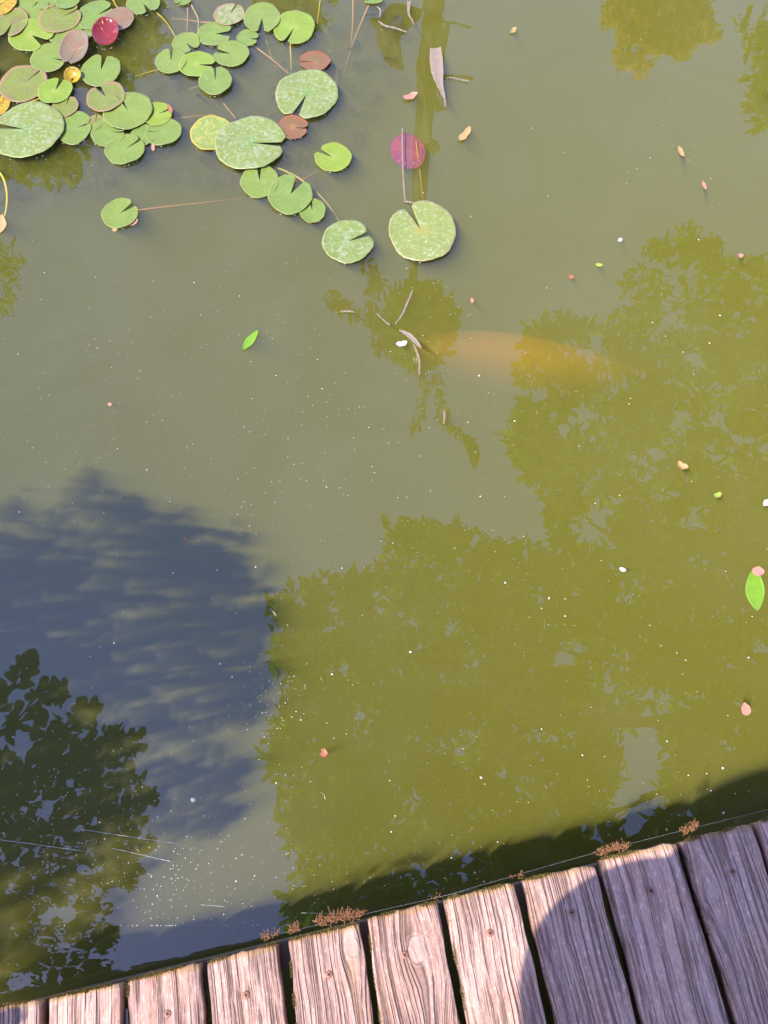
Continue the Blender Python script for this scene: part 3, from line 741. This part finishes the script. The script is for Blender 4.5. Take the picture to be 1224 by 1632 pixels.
o, qp = crown_leaves(t6, [(418, -60), (418, 0), (440, 22), (470, 10), (500, 40), (515, 30), (520, -10), (520, -60)], [], 45, 12, 2.4, 2.8, .12, .15, .055, M['canopy'], edge_n=6)
limbs(t6, (-1.2, 6.5, .08), (-1.1, 6.0, 1.4), qp, 5, .04)

# ------------------------------------------------------------------ shrub overhanging the water at the lower left
def overhang():
    root = empty('overhanging_shrub', (0, 0, 0)); tag(root, 'dark round leaved shrub mirrored in the rippled lower left corner', 'shrub')
    BR = [[(-260, 1280), (-120, 1220), (-10, 1130), (42, 1060)], [(-260, 1220), (-120, 1170), (0, 1165), (62, 1108), (92, 1104)], [(-260, 1260), (-100, 1250), (40, 1225), (112, 1150), (143, 1132)],
          [(-260, 1290), (-60, 1310), (90, 1236), (160, 1176), (212, 1182)], [(-260, 1330), (-60, 1360), (120, 1300), (232, 1268)], [(-260, 1380), (-60, 1410), (100, 1362), (228, 1342)],
          [(-260, 1400), (-60, 1450), (80, 1420), (205, 1392)], [(-260, 1440), (-60, 1500), (60, 1480), (168, 1494)], [(-260, 1480), (-60, 1540), (40, 1530), (150, 1548)]]
    pos = []; dd = []; up = []
    stemsm = MB(); base = Vector((-2.9, -.35, .08)); hub = Vector((-2.3, -.3, .75))
    for k, br in enumerate(BR):
        H = .76 + .028 * (k % 10) + random.uniform(-.04, .04); P = [RH(x, y, H + .06 * math.sin(i * 2 + k)) for i, (x, y) in enumerate(br)]
        q = smooth_path([hub] + P, 7); b = MB(); b.tube(q, [.007 - .0045 * i / len(q) for i in range(len(q))], 7); b.build('branch', M['twig'], root)
        n0 = len(q)
        for i in range(10, n0):
            m = 4 if i < n0 - 4 else 8
            tdir = (q[min(i+1, n0-1)] - q[i-1]).normalized()
            for _ in range(m):
                r = Vector(tuple(rdir(1)[0])); d = (tdir * .8 + r * .9); d.z *= .6
                pos.append(tuple(q[i] + r * .012)); dd.append(tuple(d)); up.append((random.uniform(-.5,.5), random.uniform(-.5,.5), 1))
    body = [(-260, 1200), (-60, 1150), (0, 1180), (60, 1210), (120, 1180), (190, 1200), (205, 1240), (165, 1300), (205, 1330), (222, 1370), (180, 1420), (160, 1470), (120, 1500), (70, 1530), (0, 1575), (-260, 1600)]
    hol = [[(20, 1190), (50, 1200), (60, 1222), (30, 1215)], [(95, 1500), (120, 1440), (75, 1450), (20, 1490)], [(85, 1250), (120, 1245), (150, 1265), (130, 1280)]]
    for x, y in poly_points(body, 1350, hol):
        p = RH(x, y, random.uniform(.78, 1.05)); r = rdir(1)[0]
        pos.append(tuple(p)); dd.append((r[0], r[1], r[2] * .5)); up.append((random.uniform(-.6,.6), random.uniform(-.6,.6), 1))
    for x, y in poly_points([(-380, 1260), (-60, 1140), (-20, 1200), (0, 1600), (-420, 1600)], 1700):
        p = RH(x, y, random.uniform(.75, 1.1)); r = rdir(1)[0]
        pos.append(tuple(p)); dd.append((r[0], r[1], r[2] * .5)); up.append((random.uniform(-.6,.6), random.uniform(-.6,.6), 1))
    for x, y in poly_points([(50, 1130), (120, 1150), (205, 1185), (228, 1265), (222, 1340), (150, 1335), (60, 1230)], 330):
        p = RH(x, y, random.uniform(.85, 1.0)); r = rdir(1)[0]
        pos.append(tuple(p)); dd.append((r[0], r[1], r[2] * .5)); up.append((random.uniform(-.6,.6), random.uniform(-.6,.6), 1))
    for x, y in poly_points([(-260, 1200), (0, 1200), (50, 1260), (60, 1400), (40, 1500), (0, 1575), (-260, 1600)], 520):
        p = RH(x, y, random.uniform(.78, 1.05)); r = rdir(1)[0]
        pos.append(tuple(p)); dd.append((r[0], r[1], r[2] * .5)); up.append((random.uniform(-.6,.6), random.uniform(-.6,.6), 1))
    for x, y in poly_points([(-420, 1560), (70, 1570), (50, 1760), (-420, 1800)], 500):
        p = RH(x, y, random.uniform(.8, 1.15)); r = rdir(1)[0]
        pos.append(tuple(p)); dd.append((r[0], r[1], r[2] * .5)); up.append((random.uniform(-.6,.6), random.uniform(-.6,.6), 1))
    n = len(pos); s = rng.uniform(.6, 1.15, n)
    pos, dd, up = np.array(pos), np.array(dd), np.array(up); k = rng.random(n) < .6
    leaf_mesh('foliage', pos[k], dd[k], up[k], .046 * s[k], .031 * s[k], M['shrub'], root, 'round')
    leaf_mesh('foliage', pos[~k], dd[~k], up[~k], .052 * s[~k], .022 * s[~k], M['shrub'], root, 'lance')
    b = MB(); b.tube(smooth_path([base, (base + hub) / 2 + Vector((.05, .05, 0)), hub], 6), [.03 - .001 * i for i in range(13)], 10); b.build('trunk', M['bark'], root)
overhang()

# ------------------------------------------------------------------ tall plant on the far bank, mirrored upside down in the middle
def tall_plant():
    D = 3.52; root = empty('tall_plant', (0, 0, 0)); tag(root, 'tall leaning plant with withered leaves and a round seed head, mirrored in mid pond', 'plant')
    def pxm(px, py):
        p = RV(px, py, D); w0 = W(px, py); d = (w0 - Vector((0,0,HC))).length + (p - w0).length
        return d / math.hypot(FPX, math.hypot(px-612, py-816))
    line = [(694, -60, 22), (690, 30, 22), (684, 110, 20), (678, 170, 18), (672, 240, 18), (668, 310, 15), (662, 390, 10), (658, 440, 8), (650, 500, 6), (672, 560, 6)]
    pts = [RV(x, y, D) for x, y, _ in line]; q = smooth_path(pts, 6)
    rr = []
    for i in range(len(q)):
        f = i / (len(q) - 1) * (len(line) - 1); a = int(f); b = min(a + 1, len(line) - 1); u = f - a
        r = [line[k][2] * .8 * pxm(line[k][0], line[k][1]) for k in (a, b)]; rr.append((r[0] * (1-u) + r[1] * u))
    m = MB(); m.tube([Vector((q[0].x, q[0].y, .05))] + q[1:] if q[0].z > .05 else q, rr, 14); m.build('stalk', M['stalk'], root)
    def blade(poly, name='withered_leaf', mat='dryleaf', dy=0.0, curl=.05):
        # a limp leaf: its outline bulges forward in depth and has a real thickness
        cx = sum(p[0] for p in poly) / len(poly); cy_ = sum(p[1] for p in poly) / len(poly)
        P = [RV(x, y, D + dy + curl * math.sin(x * .05 + y * .03)) for x, y in poly]; c = RV(cx, cy_, D + dy - curl)
        n = len(P); V = P + [c] + [p + Vector((0, .006, 0)) for p in P] + [c + Vector((0, .006, 0))]
        F = [(i, (i+1) % n, n) for i in range(n)] + [(n+1+(i+1) % n, n+1+i, 2*n+1) for i in range(n)] + [(i, n+1+i, n+1+(i+1)%n, (i+1)%n) for i in range(n)]
        return link(name, V, F, M[mat], root)
    z = lambda L: [(560 + x / 5.1, y / 5.1) for x, y in L]
    blade(z([(150,150),(240,150),(270,90),(320,40),(430,40),(575,80),(575,130),(500,205),(450,250),(400,300),(405,430),(425,565),(330,545),(280,510),(250,430),(210,370),(200,240),(155,205)]))
    blade(z([(800,170),(720,265),(660,390),(640,560),(700,700),(740,600),(760,420),(790,220)]), dy=-.05)
    blade(z([(560,350),(610,340),(650,560),(675,800),(640,1160),(560,1200),(540,900),(525,560)]), dy=-.06)
    blade([(x, y) for x, y in ((690, 150), (700, 158), (708, 172), (712, 176), (694, 178))], dy=.02)
    blade([(688, 222), (698, 228), (702, 240), (690, 246), (686, 236)], dy=.02)
    def arm(pts, r, name='side_stalk'):
        p = [RV(x, y, D) for x, y in pts]; q = smooth_path(p, 5); m = MB(); m.tube(q, [r * pxm(*pts[0]) * (1 - .5 * i / len(q)) for i in range(len(q))], 6); m.build(name, M['stalk'], root); return q
    arm([(697, 34), (720, 36), (750, 45)], 2.5); arm([(705, 124), (730, 123), (754, 124)], 3); arm([(716, 34), (712, 60), (702, 100)], 3)
    A = [[(524, 472), (535, 484), (561, 498), (593, 516), (624, 520)], [(585, 420), (598, 440), (602, 455), (592, 484), (598, 520), (606, 558)], [(672, 590), (676, 620), (670, 660), (658, 686)],
         [(694, 600), (700, 625), (706, 660), (712, 678), (730, 690), (745, 700)], [(620, 520), (616, 545), (630, 556)]]
    pos = []; dd = []
    for a in A:
        q = arm(a, 1.6); 
        for i in range(len(q)):
            k = 9
            for _ in range(k):
                r = rdir(1)[0]; pos.append(tuple(q[i] + Vector(r) * .025)); dd.append(r * .8 + np.array(tuple((q[min(i+1, len(q)-1)] - q[max(i-1, 0)]).normalized())))
    n = len(pos); s = rng.uniform(.5, 1.2, n)
    leaf_mesh('leaflets', np.array(pos), np.array(dd), rdir(n), .07 * s, .022 * s, M['dryleaf'], root)
    # seed head: a loose ball of bristles
    pos = []; dd = []
    for _ in range(1500):
        an = random.uniform(0, 6.28); r = 50 * math.sqrt(random.random()); x = 670 + r * math.cos(an) * .95; y = 520 + r * math.sin(an) * 1.35
        if y > 596: continue
        p = RV(x, y, D + random.uniform(-.25, .25)); pos.append(tuple(p)); v = rdir(1)[0]; dd.append(v + .8 * np.array((math.cos(an), 0, -math.sin(an))))
    n = len(pos); s = rng.uniform(.6, 1.2, n)
    leaf_mesh('seed_head', np.array(pos), np.array(dd), rdir(n), .10 * s, .045 * s, M['canopy'], root)
    for k in range(9):
        a = (628 + k * 1.5, 522 - k * .5); b = (612 + k * 9, 462 - 5 * math.sin(k / 8 * math.pi) * 3)
        arm([a, ((a[0]+b[0])/2 - 2, (a[1]+b[1])/2), b], 3.2, 'frond_rib')
    blade([(735, 694), (748, 697), (761, 708), (763, 725), (758, 748), (754, 750), (746, 728), (738, 708)])
tall_plant()

# ------------------------------------------------------------------ floating leaves, scraps and a few laid-on highlights
def fleaf(px, py, L, Wd, ang, mat, label, cat='leaf', name='fallen_leaf', curl=.15, z=.0012, wobble=0.1, group=None, obov=0.0):
    """leaf lying on the water; L, Wd in photo pixels, ang = direction of the tip in the photo"""
    mx, my = scale_at(px, py); c = W(px, py); a = R_(ang)
    t = W(px + math.cos(a) * L / 2, py - math.sin(a) * L / 2) - c; b = W(px + math.sin(a) * Wd / 2, py + math.cos(a) * Wd / 2) - c
    rr = random.Random(int(px * 3 + py)); V = []; F = []; n = 20; m = 8
    for layer in (0, 1):
        for i in range(n + 1):
            u = i / n; prof = math.sin(math.pi * min(1, max(0, u)) ** (1 - obov * .3)) ** .75
            prof *= 1 + wobble * .6 * math.sin(u * 11 + px) ; bend = wobble * .8 * math.sin(u * 4 + px)
            for k in range(m + 1):
                s = -1 + 2 * k / m
                p = t * (-1 + 2 * u) + b * (s * prof + bend)
                p.z = z + curl * b.length * (s * s) * .5 + curl * t.length * (2*u-1) ** 2 * .25 - (.0006 if layer else 0)
                V.append(p)
    S = (n+1)*(m+1)
    for i in range(n):
        for k in range(m):
            p = i*(m+1)+k; F.append((p, p+1, p+m+2, p+m+1)); F.append((S+p, S+p+m+1, S+p+m+2, S+p+1))
    for i in range(n):
        for k in (0, m):
            p = i*(m+1)+k; F.append((p, p+m+1, S+p+m+1, S+p))
    o = link(name, V, F, M[mat], None, True); o.location = (c.x, c.y, 0); tag(o, label, cat, group); return o
M['f_green'] = m_leaf('fresh_leaf', (.22, .42, .03), (.28, .50, .05), .2, .35, 60)
M['f_yg'] = m_leaf('lime_scrap', (.40, .50, .06), (.5, .6, .12), .2, .4, 60)
M['f_pink'] = m_leaf('pink_leaf', (.62, .26, .18), (.70, .36, .25), .15, .5, 80)
M['f_tan'] = m_leaf('tan_leaf', (.55, .32, .12), (.66, .45, .20), .15, .5, 80)
M['f_red'] = m_leaf('rust_leaf', (.42, .13, .06), (.60, .25, .12), .15, .5, 90)
M['f_white'] = m_leaf('white_petal', (.75, .68, .60), (.85, .80, .74), .2, .5, 90)
fleaf(399, 544, 40, 13, 52, 'f_green', 'slim curved bright green leaf floating alone in mid water', curl=.3, wobble=.10)
fleaf(1203, 940, 68, 30, 95, 'f_green', 'large bright green oval leaf floating at the right edge', wobble=.04)
fleaf(1206, 912, 16, 20, 80, 'f_pink', 'pinkish brown scrap covering the tip of the large green leaf', z=.006, curl=.1)
fleaf(1188, 1130, 22, 15, 100, 'f_pink', 'salmon pink petal shaped leaf above the deck at right', obov=.8)
fleaf(1087, 743, 20, 11, -35, 'f_tan', 'curled tan leaf over the mirrored tree', curl=.8, wobble=.3)
fleaf(1143, 789, 13, 9, 20, 'f_yg', 'small lime green scrap right of the curled tan leaf', curl=.5, wobble=.3)
fleaf(1221, 802, 14, 10, 40, 'f_white', 'cream scrap cut by the right edge of the photo', curl=.3)
fleaf(1085, 242, 19, 8, -60, 'f_tan', 'narrow tan leaf in the open upper right water')
fleaf(1122, 296, 15, 6, -65, 'f_pink', 'narrow pink leaf below the narrow tan one')
fleaf(818, 50, 13, 7, 30, 'f_tan', 'cream tan scrap near the top right of the mirrored stalk', curl=.5, wobble=.3)
fleaf(654, 155, 26, 10, 12, 'f_pink', 'reddish white crumpled leaf touching the mirrored stalk', curl=.6, wobble=.35)
fleaf(515, 1200, 15, 12, 60, 'f_red', 'rust red leaf scrap over the mirrored hedge', curl=.5, wobble=.4)
fleaf(992, 908, 12, 7, -20, 'f_white', 'whitish petal in the lower right mirrored tree', curl=.3)
fleaf(954, 423, 12, 6, -5, 'f_yg', 'pale lime scrap left of the mirrored treetop', curl=.4)
fleaf(910, 442, 9, 7, 0, 'f_red', 'tiny orange scrap lower left of the pale lime scrap', curl=.3)
fleaf(988, 383, 8, 6, 20, 'f_white', 'tiny white petal above the mirrored treetop', curl=.3)
fleaf(1180, 408, 9, 7, 10, 'f_pink', 'tiny pink petal beside the mirrored treetop at right', curl=.3)
fleaf(752, 480, 6, 9, 0, 'f_pink', 'tiny pink drop shaped scrap above the koi', curl=.3)
fleaf(640, 548, 19, 9, 15, 'f_white', 'white ragged highlight laid on the mirrored seed head', curl=.4, wobble=.3)  # a highlight of the mirrored plant, drawn as a white scrap
fleaf(308, 1275, 9, 7, -20, 'f_white', 'small white fleck above the lower left shallows', curl=.3)
fleaf(175, 645, 7, 6, 0, 'f_pink', 'tiny pink dot of a petal in the left water', curl=.3)
fleaf(295, 858, 7, 4, 60, 'f_red', 'tiny rust fleck in the big soft shadow', curl=.3)
fleaf(213, 355, 17, 8, 35, 'f_pink', 'pink scrap under the rim of the solitary small pad', z=.001, curl=.2)
fleaf(183, 366, 9, 8, 0, 'f_tan', 'cream scrap at the foot of the solitary small pad', z=.001)
fleaf(272, 178, 16, 7, -70, 'f_red', 'red torn scrap at the notch of the bright cluster pad', z=.008, curl=.4)
fleaf(244, 236, 13, 6, -80, 'f_pink', 'pink scrap below the upper left cluster', curl=.4)
fleaf(740, 216, 30, 11, 55, 'f_tan', 'beige crumpled scrap right of the magenta pad', curl=.5, wobble=.3)
fleaf(2, 358, 30, 18, 80, 'f_tan', 'yellow decaying leaf piece at the left edge below the pads', curl=.2)
bpy.data.objects['fallen_leaf'].data.update()
# long pale dead leaf floating on the mirrored stalk
def ribbon(pts, widths, mat, name, label, cat, z=.0015, ripple=.0015):
    P = [W(x, y, z) for x, y in pts]; q = smooth_path(P, 8); V = []; F = []
    n = len(q)
    for layer in (0, 1):
        for i, p in enumerate(q):
            f = i / (n - 1) * (len(widths) - 1); a = int(f); b = min(a+1, len(widths)-1); wd = (widths[a] * (1-f+a) + widths[b] * (f-a)) * scale_at(*pts[0])[0]
            t = (q[min(i+1, n-1)] - q[max(i-1, 0)]).normalized(); s = Vector((-t.y, t.x, 0))
            for k in range(5):
                u = -1 + k / 2; pp = p + s * wd * .5 * u; pp.z = z + ripple * math.sin(i * 1.3 + u * 2) * .5 + ripple * u * u - (.0005 if layer else 0) + ripple; V.append(pp)
    S = n * 5
    for i in range(n - 1):
        for k in range(4):
            a = i*5+k; F.append((a, a+1, a+6, a+5)); F.append((S+a, S+a+5, S+a+6, S+a+1))
        for k in (0, 4):
            a = i*5+k; F.append((a, a+5, S+a+5, S+a))
    return tag(link(name, V, F, M[mat], None, True), label, cat)
ribbon([(694, 78), (695, 96), (697, 118), (701, 138), (708, 160), (709, 172)], [17, 21, 19, 10, 3.5, 2], 'husk_glint', 'dead_leaf_or_glint', 'pale pinkish dead leaf floating beside the mirrored stalk', 'leaf', ripple=.003)
ribbon([(641, 205), (641, 240), (642, 275), (645, 320)], [2.2, 2.2, 2.4, 2], 'husk_glint', 'stalk_or_glint', 'thin pale stalk floating over the magenta pad', 'stalk')
ribbon([(644, 322), (652, 323), (660, 325)], [3, 3, 2], 'husk_glint', 'stalk_or_glint', 'short pale stalk piece at the notch of the large round pad', 'stalk')
ribbon([(603, 35), (613, 42), (630, 46), (647, 52)], [2.5, 4, 3, 3], 'husk_glint', 'floating_twig', 'pale bent twig floating at the top of the mirrored leaf', 'twig')
ribbon([(652, 2), (651, 22), (657, 34), (659, 40)], [7, 3, 2, 2], 'husk_glint', 'floating_twig', 'pale pointed sliver hanging from the top edge left of the mirrored stalk', 'twig')
ribbon([(601, 12), (606, 18), (605, 28)], [3, 3, 2], 'husk_glint', 'floating_twig', 'short hooked pale twig at the top left of the mirrored stalk', 'twig')
ribbon([(712, 125), (722, 125), (732, 128), (746, 130)], [1, 2, 1.5, 4], 'husk_glint', 'floating_twig', 'thin white sliver on the mirrored side twig', 'twig')
ribbon([(630, 517), (641, 501), (648, 485), (658, 462)], [2, 3.4, 4, 2], 'husk_glint', 'stalk_or_glint', 'pale slanting highlight laid on the mirrored seed head', 'stalk')  # highlight on the mirrored plant, made as a pale floating strip
ribbon([(636, 527), (650, 534), (662, 545), (671, 555)], [2, 8, 8, 2], 'husk_glint', 'dead_leaf_or_glint', 'small pale pod shaped highlight laid on the mirrored seed head', 'leaf')  # another highlight of the seed head, shaped as a pale strip
ribbon([(659, 550), (665, 565), (668, 578), (668, 598)], [2, 3.5, 3, 2], 'husk_glint', 'stalk_or_glint', 'pale upright highlight laid on below the pod shaped one', 'stalk')  # pale strip painting a lit streak of the mirrored plant
ribbon([(621, 519), (610, 510), (600, 500)], [3, 2, 2], 'husk_glint', 'stalk_or_glint', 'thin pale stalk left of the mirrored seed head', 'stalk')
ribbon([(543, 497), (555, 497), (564, 498)], [2, 3, 2], 'husk_glint', 'stalk_or_glint', 'short pale level stalk on the left mirrored arm', 'stalk')
ribbon([(707, 655), (708, 665), (707, 676)], [2, 3.4, 2], 'husk_glint', 'stalk_or_glint', 'pale sliver on the lower mirrored strand', 'stalk')
ribbon([(430, 1632 - 661), (436, 976), (440, 982)], [2, 3, 2], 'husk_glint', 'stalk_or_glint', 'white sliver at the left corner of the mirrored hedge', 'stalk')

# specks of pollen and dust
def specks():
    b = MB()
    def speck(px, py, r):
        c = W(px, py, .0008); n = 6; ph = random.random() * 6; v = [c + Vector((0, 0, r * .5))]
        for k in range(n):
            rr = r * random.uniform(.6, 1.25); v.append(c + Vector((rr * math.cos(ph + 6.283 * k / n) * 1.0, rr * math.sin(ph + 6.283 * k / n), 0)))
        b.add(v, [(0, k + 1, (k + 1) % n + 1) for k in range(n)])
    for _ in range(1500): speck(random.uniform(-60, 1284), random.uniform(-20, 1500), .00055 * random.uniform(.6, 1.5))
    for _ in range(170): speck(random.uniform(0, 1224), random.uniform(0, 1450), .0013 * random.uniform(.6, 1.4))
    for _ in range(40): speck(random.uniform(0, 1224), random.uniform(200, 1450), .0022 * random.uniform(.7, 1.3))
    for cx, cy_, s, n in ((300, 1400, 90, 260), (600, 560, 130, 90), (150, 620, 130, 90), (330, 760, 120, 60), (420, 1120, 40, 80), (130, 1300, 80, 110), (735, 470, 25, 20), (1060, 240, 90, 40), (560, 700, 150, 60)):
        for _ in range(n): speck(random.gauss(cx, s), min(1475, random.gauss(cy_, s * .8)), .0008 * random.uniform(.6, 1.5))
    for root, cx, cy_, in PADS:          # pollen, and water beads whose glint is painted white, at the near rims
        d = root.children[0].dimensions
        for _ in range(random.randint(2, 7)):
            an = R_(random.uniform(225, 315)); x = root.location.x + d.x * .5 * math.cos(an) * 1.01; y = root.location.y + d.y * .5 * math.sin(an) * 1.01
            n = 6; rr_ = random.uniform(.0006, .0016); c = Vector((x, y, .001)); v = [c + Vector((0, 0, rr_))] + [c + Vector((rr_ * math.cos(6.283*k/n), rr_ * math.sin(6.283*k/n), 0)) for k in range(n)]
            b.add(v, [(0, k + 1, (k + 1) % n + 1) for k in range(n)])
    return tag(b.build('pollen', M['speck'], None, False), 'white pollen specks scattered on the water, with painted bead glints at the pad rims', 'pollen', kind='stuff')
t = NT('pollen'); t.setp(Base_Color=(.75, .72, .62), Roughness=.7); M['speck'] = t.m
specks()

# ------------------------------------------------------------------ moss on the board ends
M['moss'] = m_leaf('moss', (.15, .13, .02), (.34, .24, .07), .2, .8, 200)
M['mossred'] = m_leaf('moss_capsule', (.38, .15, .05), (.52, .28, .12), .2, .7, 200)
def moss_carpet():
    pos = []; dd = []
    ends = [(s[0], s[1]) for s in BOARDS[1:12]]
    for i, (a, b) in enumerate(ends):
        rr = random.Random(i + 40); spans = [(rr.uniform(0, .75), rr.uniform(.1, .3), rr.uniform(.3, 1)) for _ in range(4)]
        if i == 2: spans = [(0, .75, 1)] ; 
        if i == 1 or i == 0: spans.append((.0, .9, .8))
        if i == 3: spans = [(0.0, .3, .5), (.75, .25, 1)]
        if i == 4: spans = [(0, .25, .9), (.3, .65, 1.2)]
        if i == 5: spans = [(.2, .2, 1), (.75, .22, 1)]
        if i == 7: spans = [(.05, .35, 1)]
        if i == 8: spans = [(0, .5, 1)]
        for (s0, ln, dens) in spans:
            for _ in range(int(1500 * ln * dens)):
                u = s0 + random.random() * ln
                if u > .99: continue
                x = a[0] + (b[0]-a[0])*u; y = a[1] + (b[1]-a[1])*u
                prof = math.sin(math.pi * min(1, max(0, (u - s0) / ln))) ** .6
                y += abs(random.gauss(0, 1)) * 2.6 * prof - 1.6 * prof
                p = W(x + random.gauss(0, 1), y, DECK - .002 + random.random() * .003 * prof); pos.append(tuple(p)); v = rdir(1)[0]; v[2] = abs(v[2]) + .6; dd.append(v)
    # along some board sides, in the gaps
    for i, s0, s1 in ((5, 0.0, 1), (6, .0, 1), (7, .05, 1), (4, .1, 1), (8, .0, .5), (9, .1, .9), (2, 0, .3)):
        a, c = BOARDS[i+1][0], BOARDS[i+1][2]
        for _ in range(900):
            u = (s0 + random.random() * (s1 - s0)); 
            if math.sin(u * 21 + i * 2) + random.gauss(0, .35) < .1: continue
            x = a[0] + (c[0]-a[0])*u; y = a[1] + (c[1]-a[1])*u
            p = W(x + abs(random.gauss(0, 1.5)) - 1, y, DECK - .001 - random.random() * .004); pos.append(tuple(p)); v = rdir(1)[0]; v[2] = abs(v[2]) + .4; dd.append(v)
    n = len(pos); s = rng.uniform(.5, 1.3, n)
    o = leaf_mesh('moss', np.array(pos), np.array(dd), rdir(n),   .0028 * s, .0014 * s, M['moss'], None)
    tag(o, 'yellow green and ochre moss along the ends and sides of the deck boards', 'moss', kind='stuff')
moss_carpet()
def tuft(pts, n, h, label, mat='mossred', spread=5):
    b = MB(); c0 = pts[0]
    for _ in range(n):
        u = random.random() * (len(pts) - 1); i = int(u); f = u - i; a, c = pts[i], pts[min(i+1, len(pts)-1)]
        x = a[0] + (c[0]-a[0])*f + random.gauss(0, spread * .4); y = a[1] + (c[1]-a[1])*f + random.gauss(0, spread * .5)
        p = W(x, y, DECK + .001); lean = Vector(tuple(rdir(1)[0])); lean.z = 0
        hh = .75 * h * random.uniform(.3, 1.1); q = [p, p + Vector((0, 0, hh * .5)) + lean * hh * .2, p + Vector((0, 0, hh)) + lean * hh * .6 + Vector((0, .3 * hh, 0)), p + Vector((0, 0, hh * .9)) + lean * hh * 1.0 + Vector((0, .45 * hh, 0))]
        b.tube(smooth_path(q, 2), .00035, 4); 
        e_ = q[-1]; b.tube([e_, e_ + lean * .0022 + Vector((0, 0, -.0006))], [.0008, .0004], 5)
    tag(b.build('moss_tuft', M[mat], None, False), label, 'moss', 'red moss tufts on the board ends')
tuft([(505, 1470), (540, 1463), (574, 1458)], 260, .011, 'widest rust red moss tuft on the end of the board left of the knotty one', spread=7)
tuft([(463, 1484), (475, 1478)], 60, .010, 'small rust red moss tuft at the left corner of the same board end')
tuft([(418, 1494), (430, 1492), (442, 1490)], 40, .009, 'sparse rust moss tuft on the end of the board before the wide tuft')
tuft([(952, 1360), (975, 1352), (998, 1350)], 150, .009, 'orange moss tuft at the left corner of a board half in shadow', spread=6)
tuft([(1086, 1328), (1098, 1322), (1110, 1318)], 70, .010, 'orange moss tuft over the gap on the shaded boards at right', spread=7)
tuft([(810, 1398), (828, 1392), (833, 1396)], 14, .010, 'few thin moss stalks curling up over a board gap in the sun', spread=5)
tuft([(688, 1430), (700, 1428)], 10, .008, 'two or three tiny moss stalks on the knotty board corner', spread=5)

# spider threads along the deck and over the lower left water
M['silk'] = NT('spider_silk').setp(Base_Color=(.85, .85, .85), Roughness=.25, Specular_IOR_Level=1.0).m
def thread(a, b, z0, z1, r, label, sag=.004):
    A = W(*a, z0); B = W(*b, z1); pts = [A.lerp(B, i / 12) - Vector((0, 0, sag * math.sin(math.pi * i / 12))) for i in range(13)]
    m = MB(); m.tube(pts, r, 4); tag(m.build('spider_thread', M['silk']), label, 'spider thread', 'fine spider threads')
thread((420, 1494), (760, 1416), DECK + .004, DECK + .004, .00006, 'spider thread strung past the ends of the sunlit boards')
thread((700, 1430), (955, 1357), DECK + .002, DECK + .008, .00006, 'spider thread strung between the knotty board and the orange moss')
thread((990, 1348), (1224, 1290), DECK + .006, DECK + .002, .00006, 'spider thread strung past the shaded boards')
thread((-10, 1337), (130, 1356), .04, .04, .00022, 'bright spider thread crossing the left edge of the mirrored shrub')
thread((130, 1322), (290, 1346), .05, .05, .00022, 'bright spider thread over the right side of the mirrored shrub')
thread((180, 1352), (275, 1374), .03, .03, .00018, 'faint lower spider thread over the lit shallows')
thread((480, 1455), (560, 1457), .10, .10, .0002, 'short bright spider thread above the mirrored hedge foot')
thread((320, 1442), (358, 1445), .08, .08, .0002, 'short spider thread in the deck shadow')

# ------------------------------------------------------------------ unseen bowls added behind the camera only to cast the round shadow on the boards
def shadow_bowl(px, py, rmax, h, label, oval):
    c = W(px, py, DECK); x, y = c.x - SX * h * .95, c.y - SY * h * .95
    root = empty('shadow_bowl', (x, y, DECK)); root.scale = (1, oval, 1); tag(root, label, 'shadow caster')
    def lathe(prof, name):
        N = 72; V = []; F = []
        for r, z in prof:
            for k in range(N): V.append((r * math.cos(6.28318 * k / N), r * math.sin(6.28318 * k / N), z))
        for j in range(len(prof) - 1):
            for k in range(N): F.append((j*N+k, j*N+(k+1)%N, (j+1)*N+(k+1)%N, (j+1)*N+k))
        link(name, V, F, M['terra'], root, True)
    lathe([(.001, 0), (.15, 0), (.15, .03), (.12, .05), (.07, .09), (.045, .2), (.05, h * .5), (.045, h * .75), (.07, h * .88), (.001, h * .88)], 'pedestal')
    lathe([(.001, h * .881), (.09, h * .882), (rmax * .7, h * .92), (rmax * .95, h * .97), (rmax, h), (rmax * .97, h * 1.005), (rmax * .9, h * .985), (.1, h * .93), (.001, h * .93)], 'bowl')
shadow_bowl(1092, 1618, .302, .95, 'unseen oval bowl on a slender pedestal, added to cast the round shadow on the boards', .75)
shadow_bowl(1332, 1566, .375, 1.25, 'taller second unseen bowl, added to shade the rightmost boards', .72)
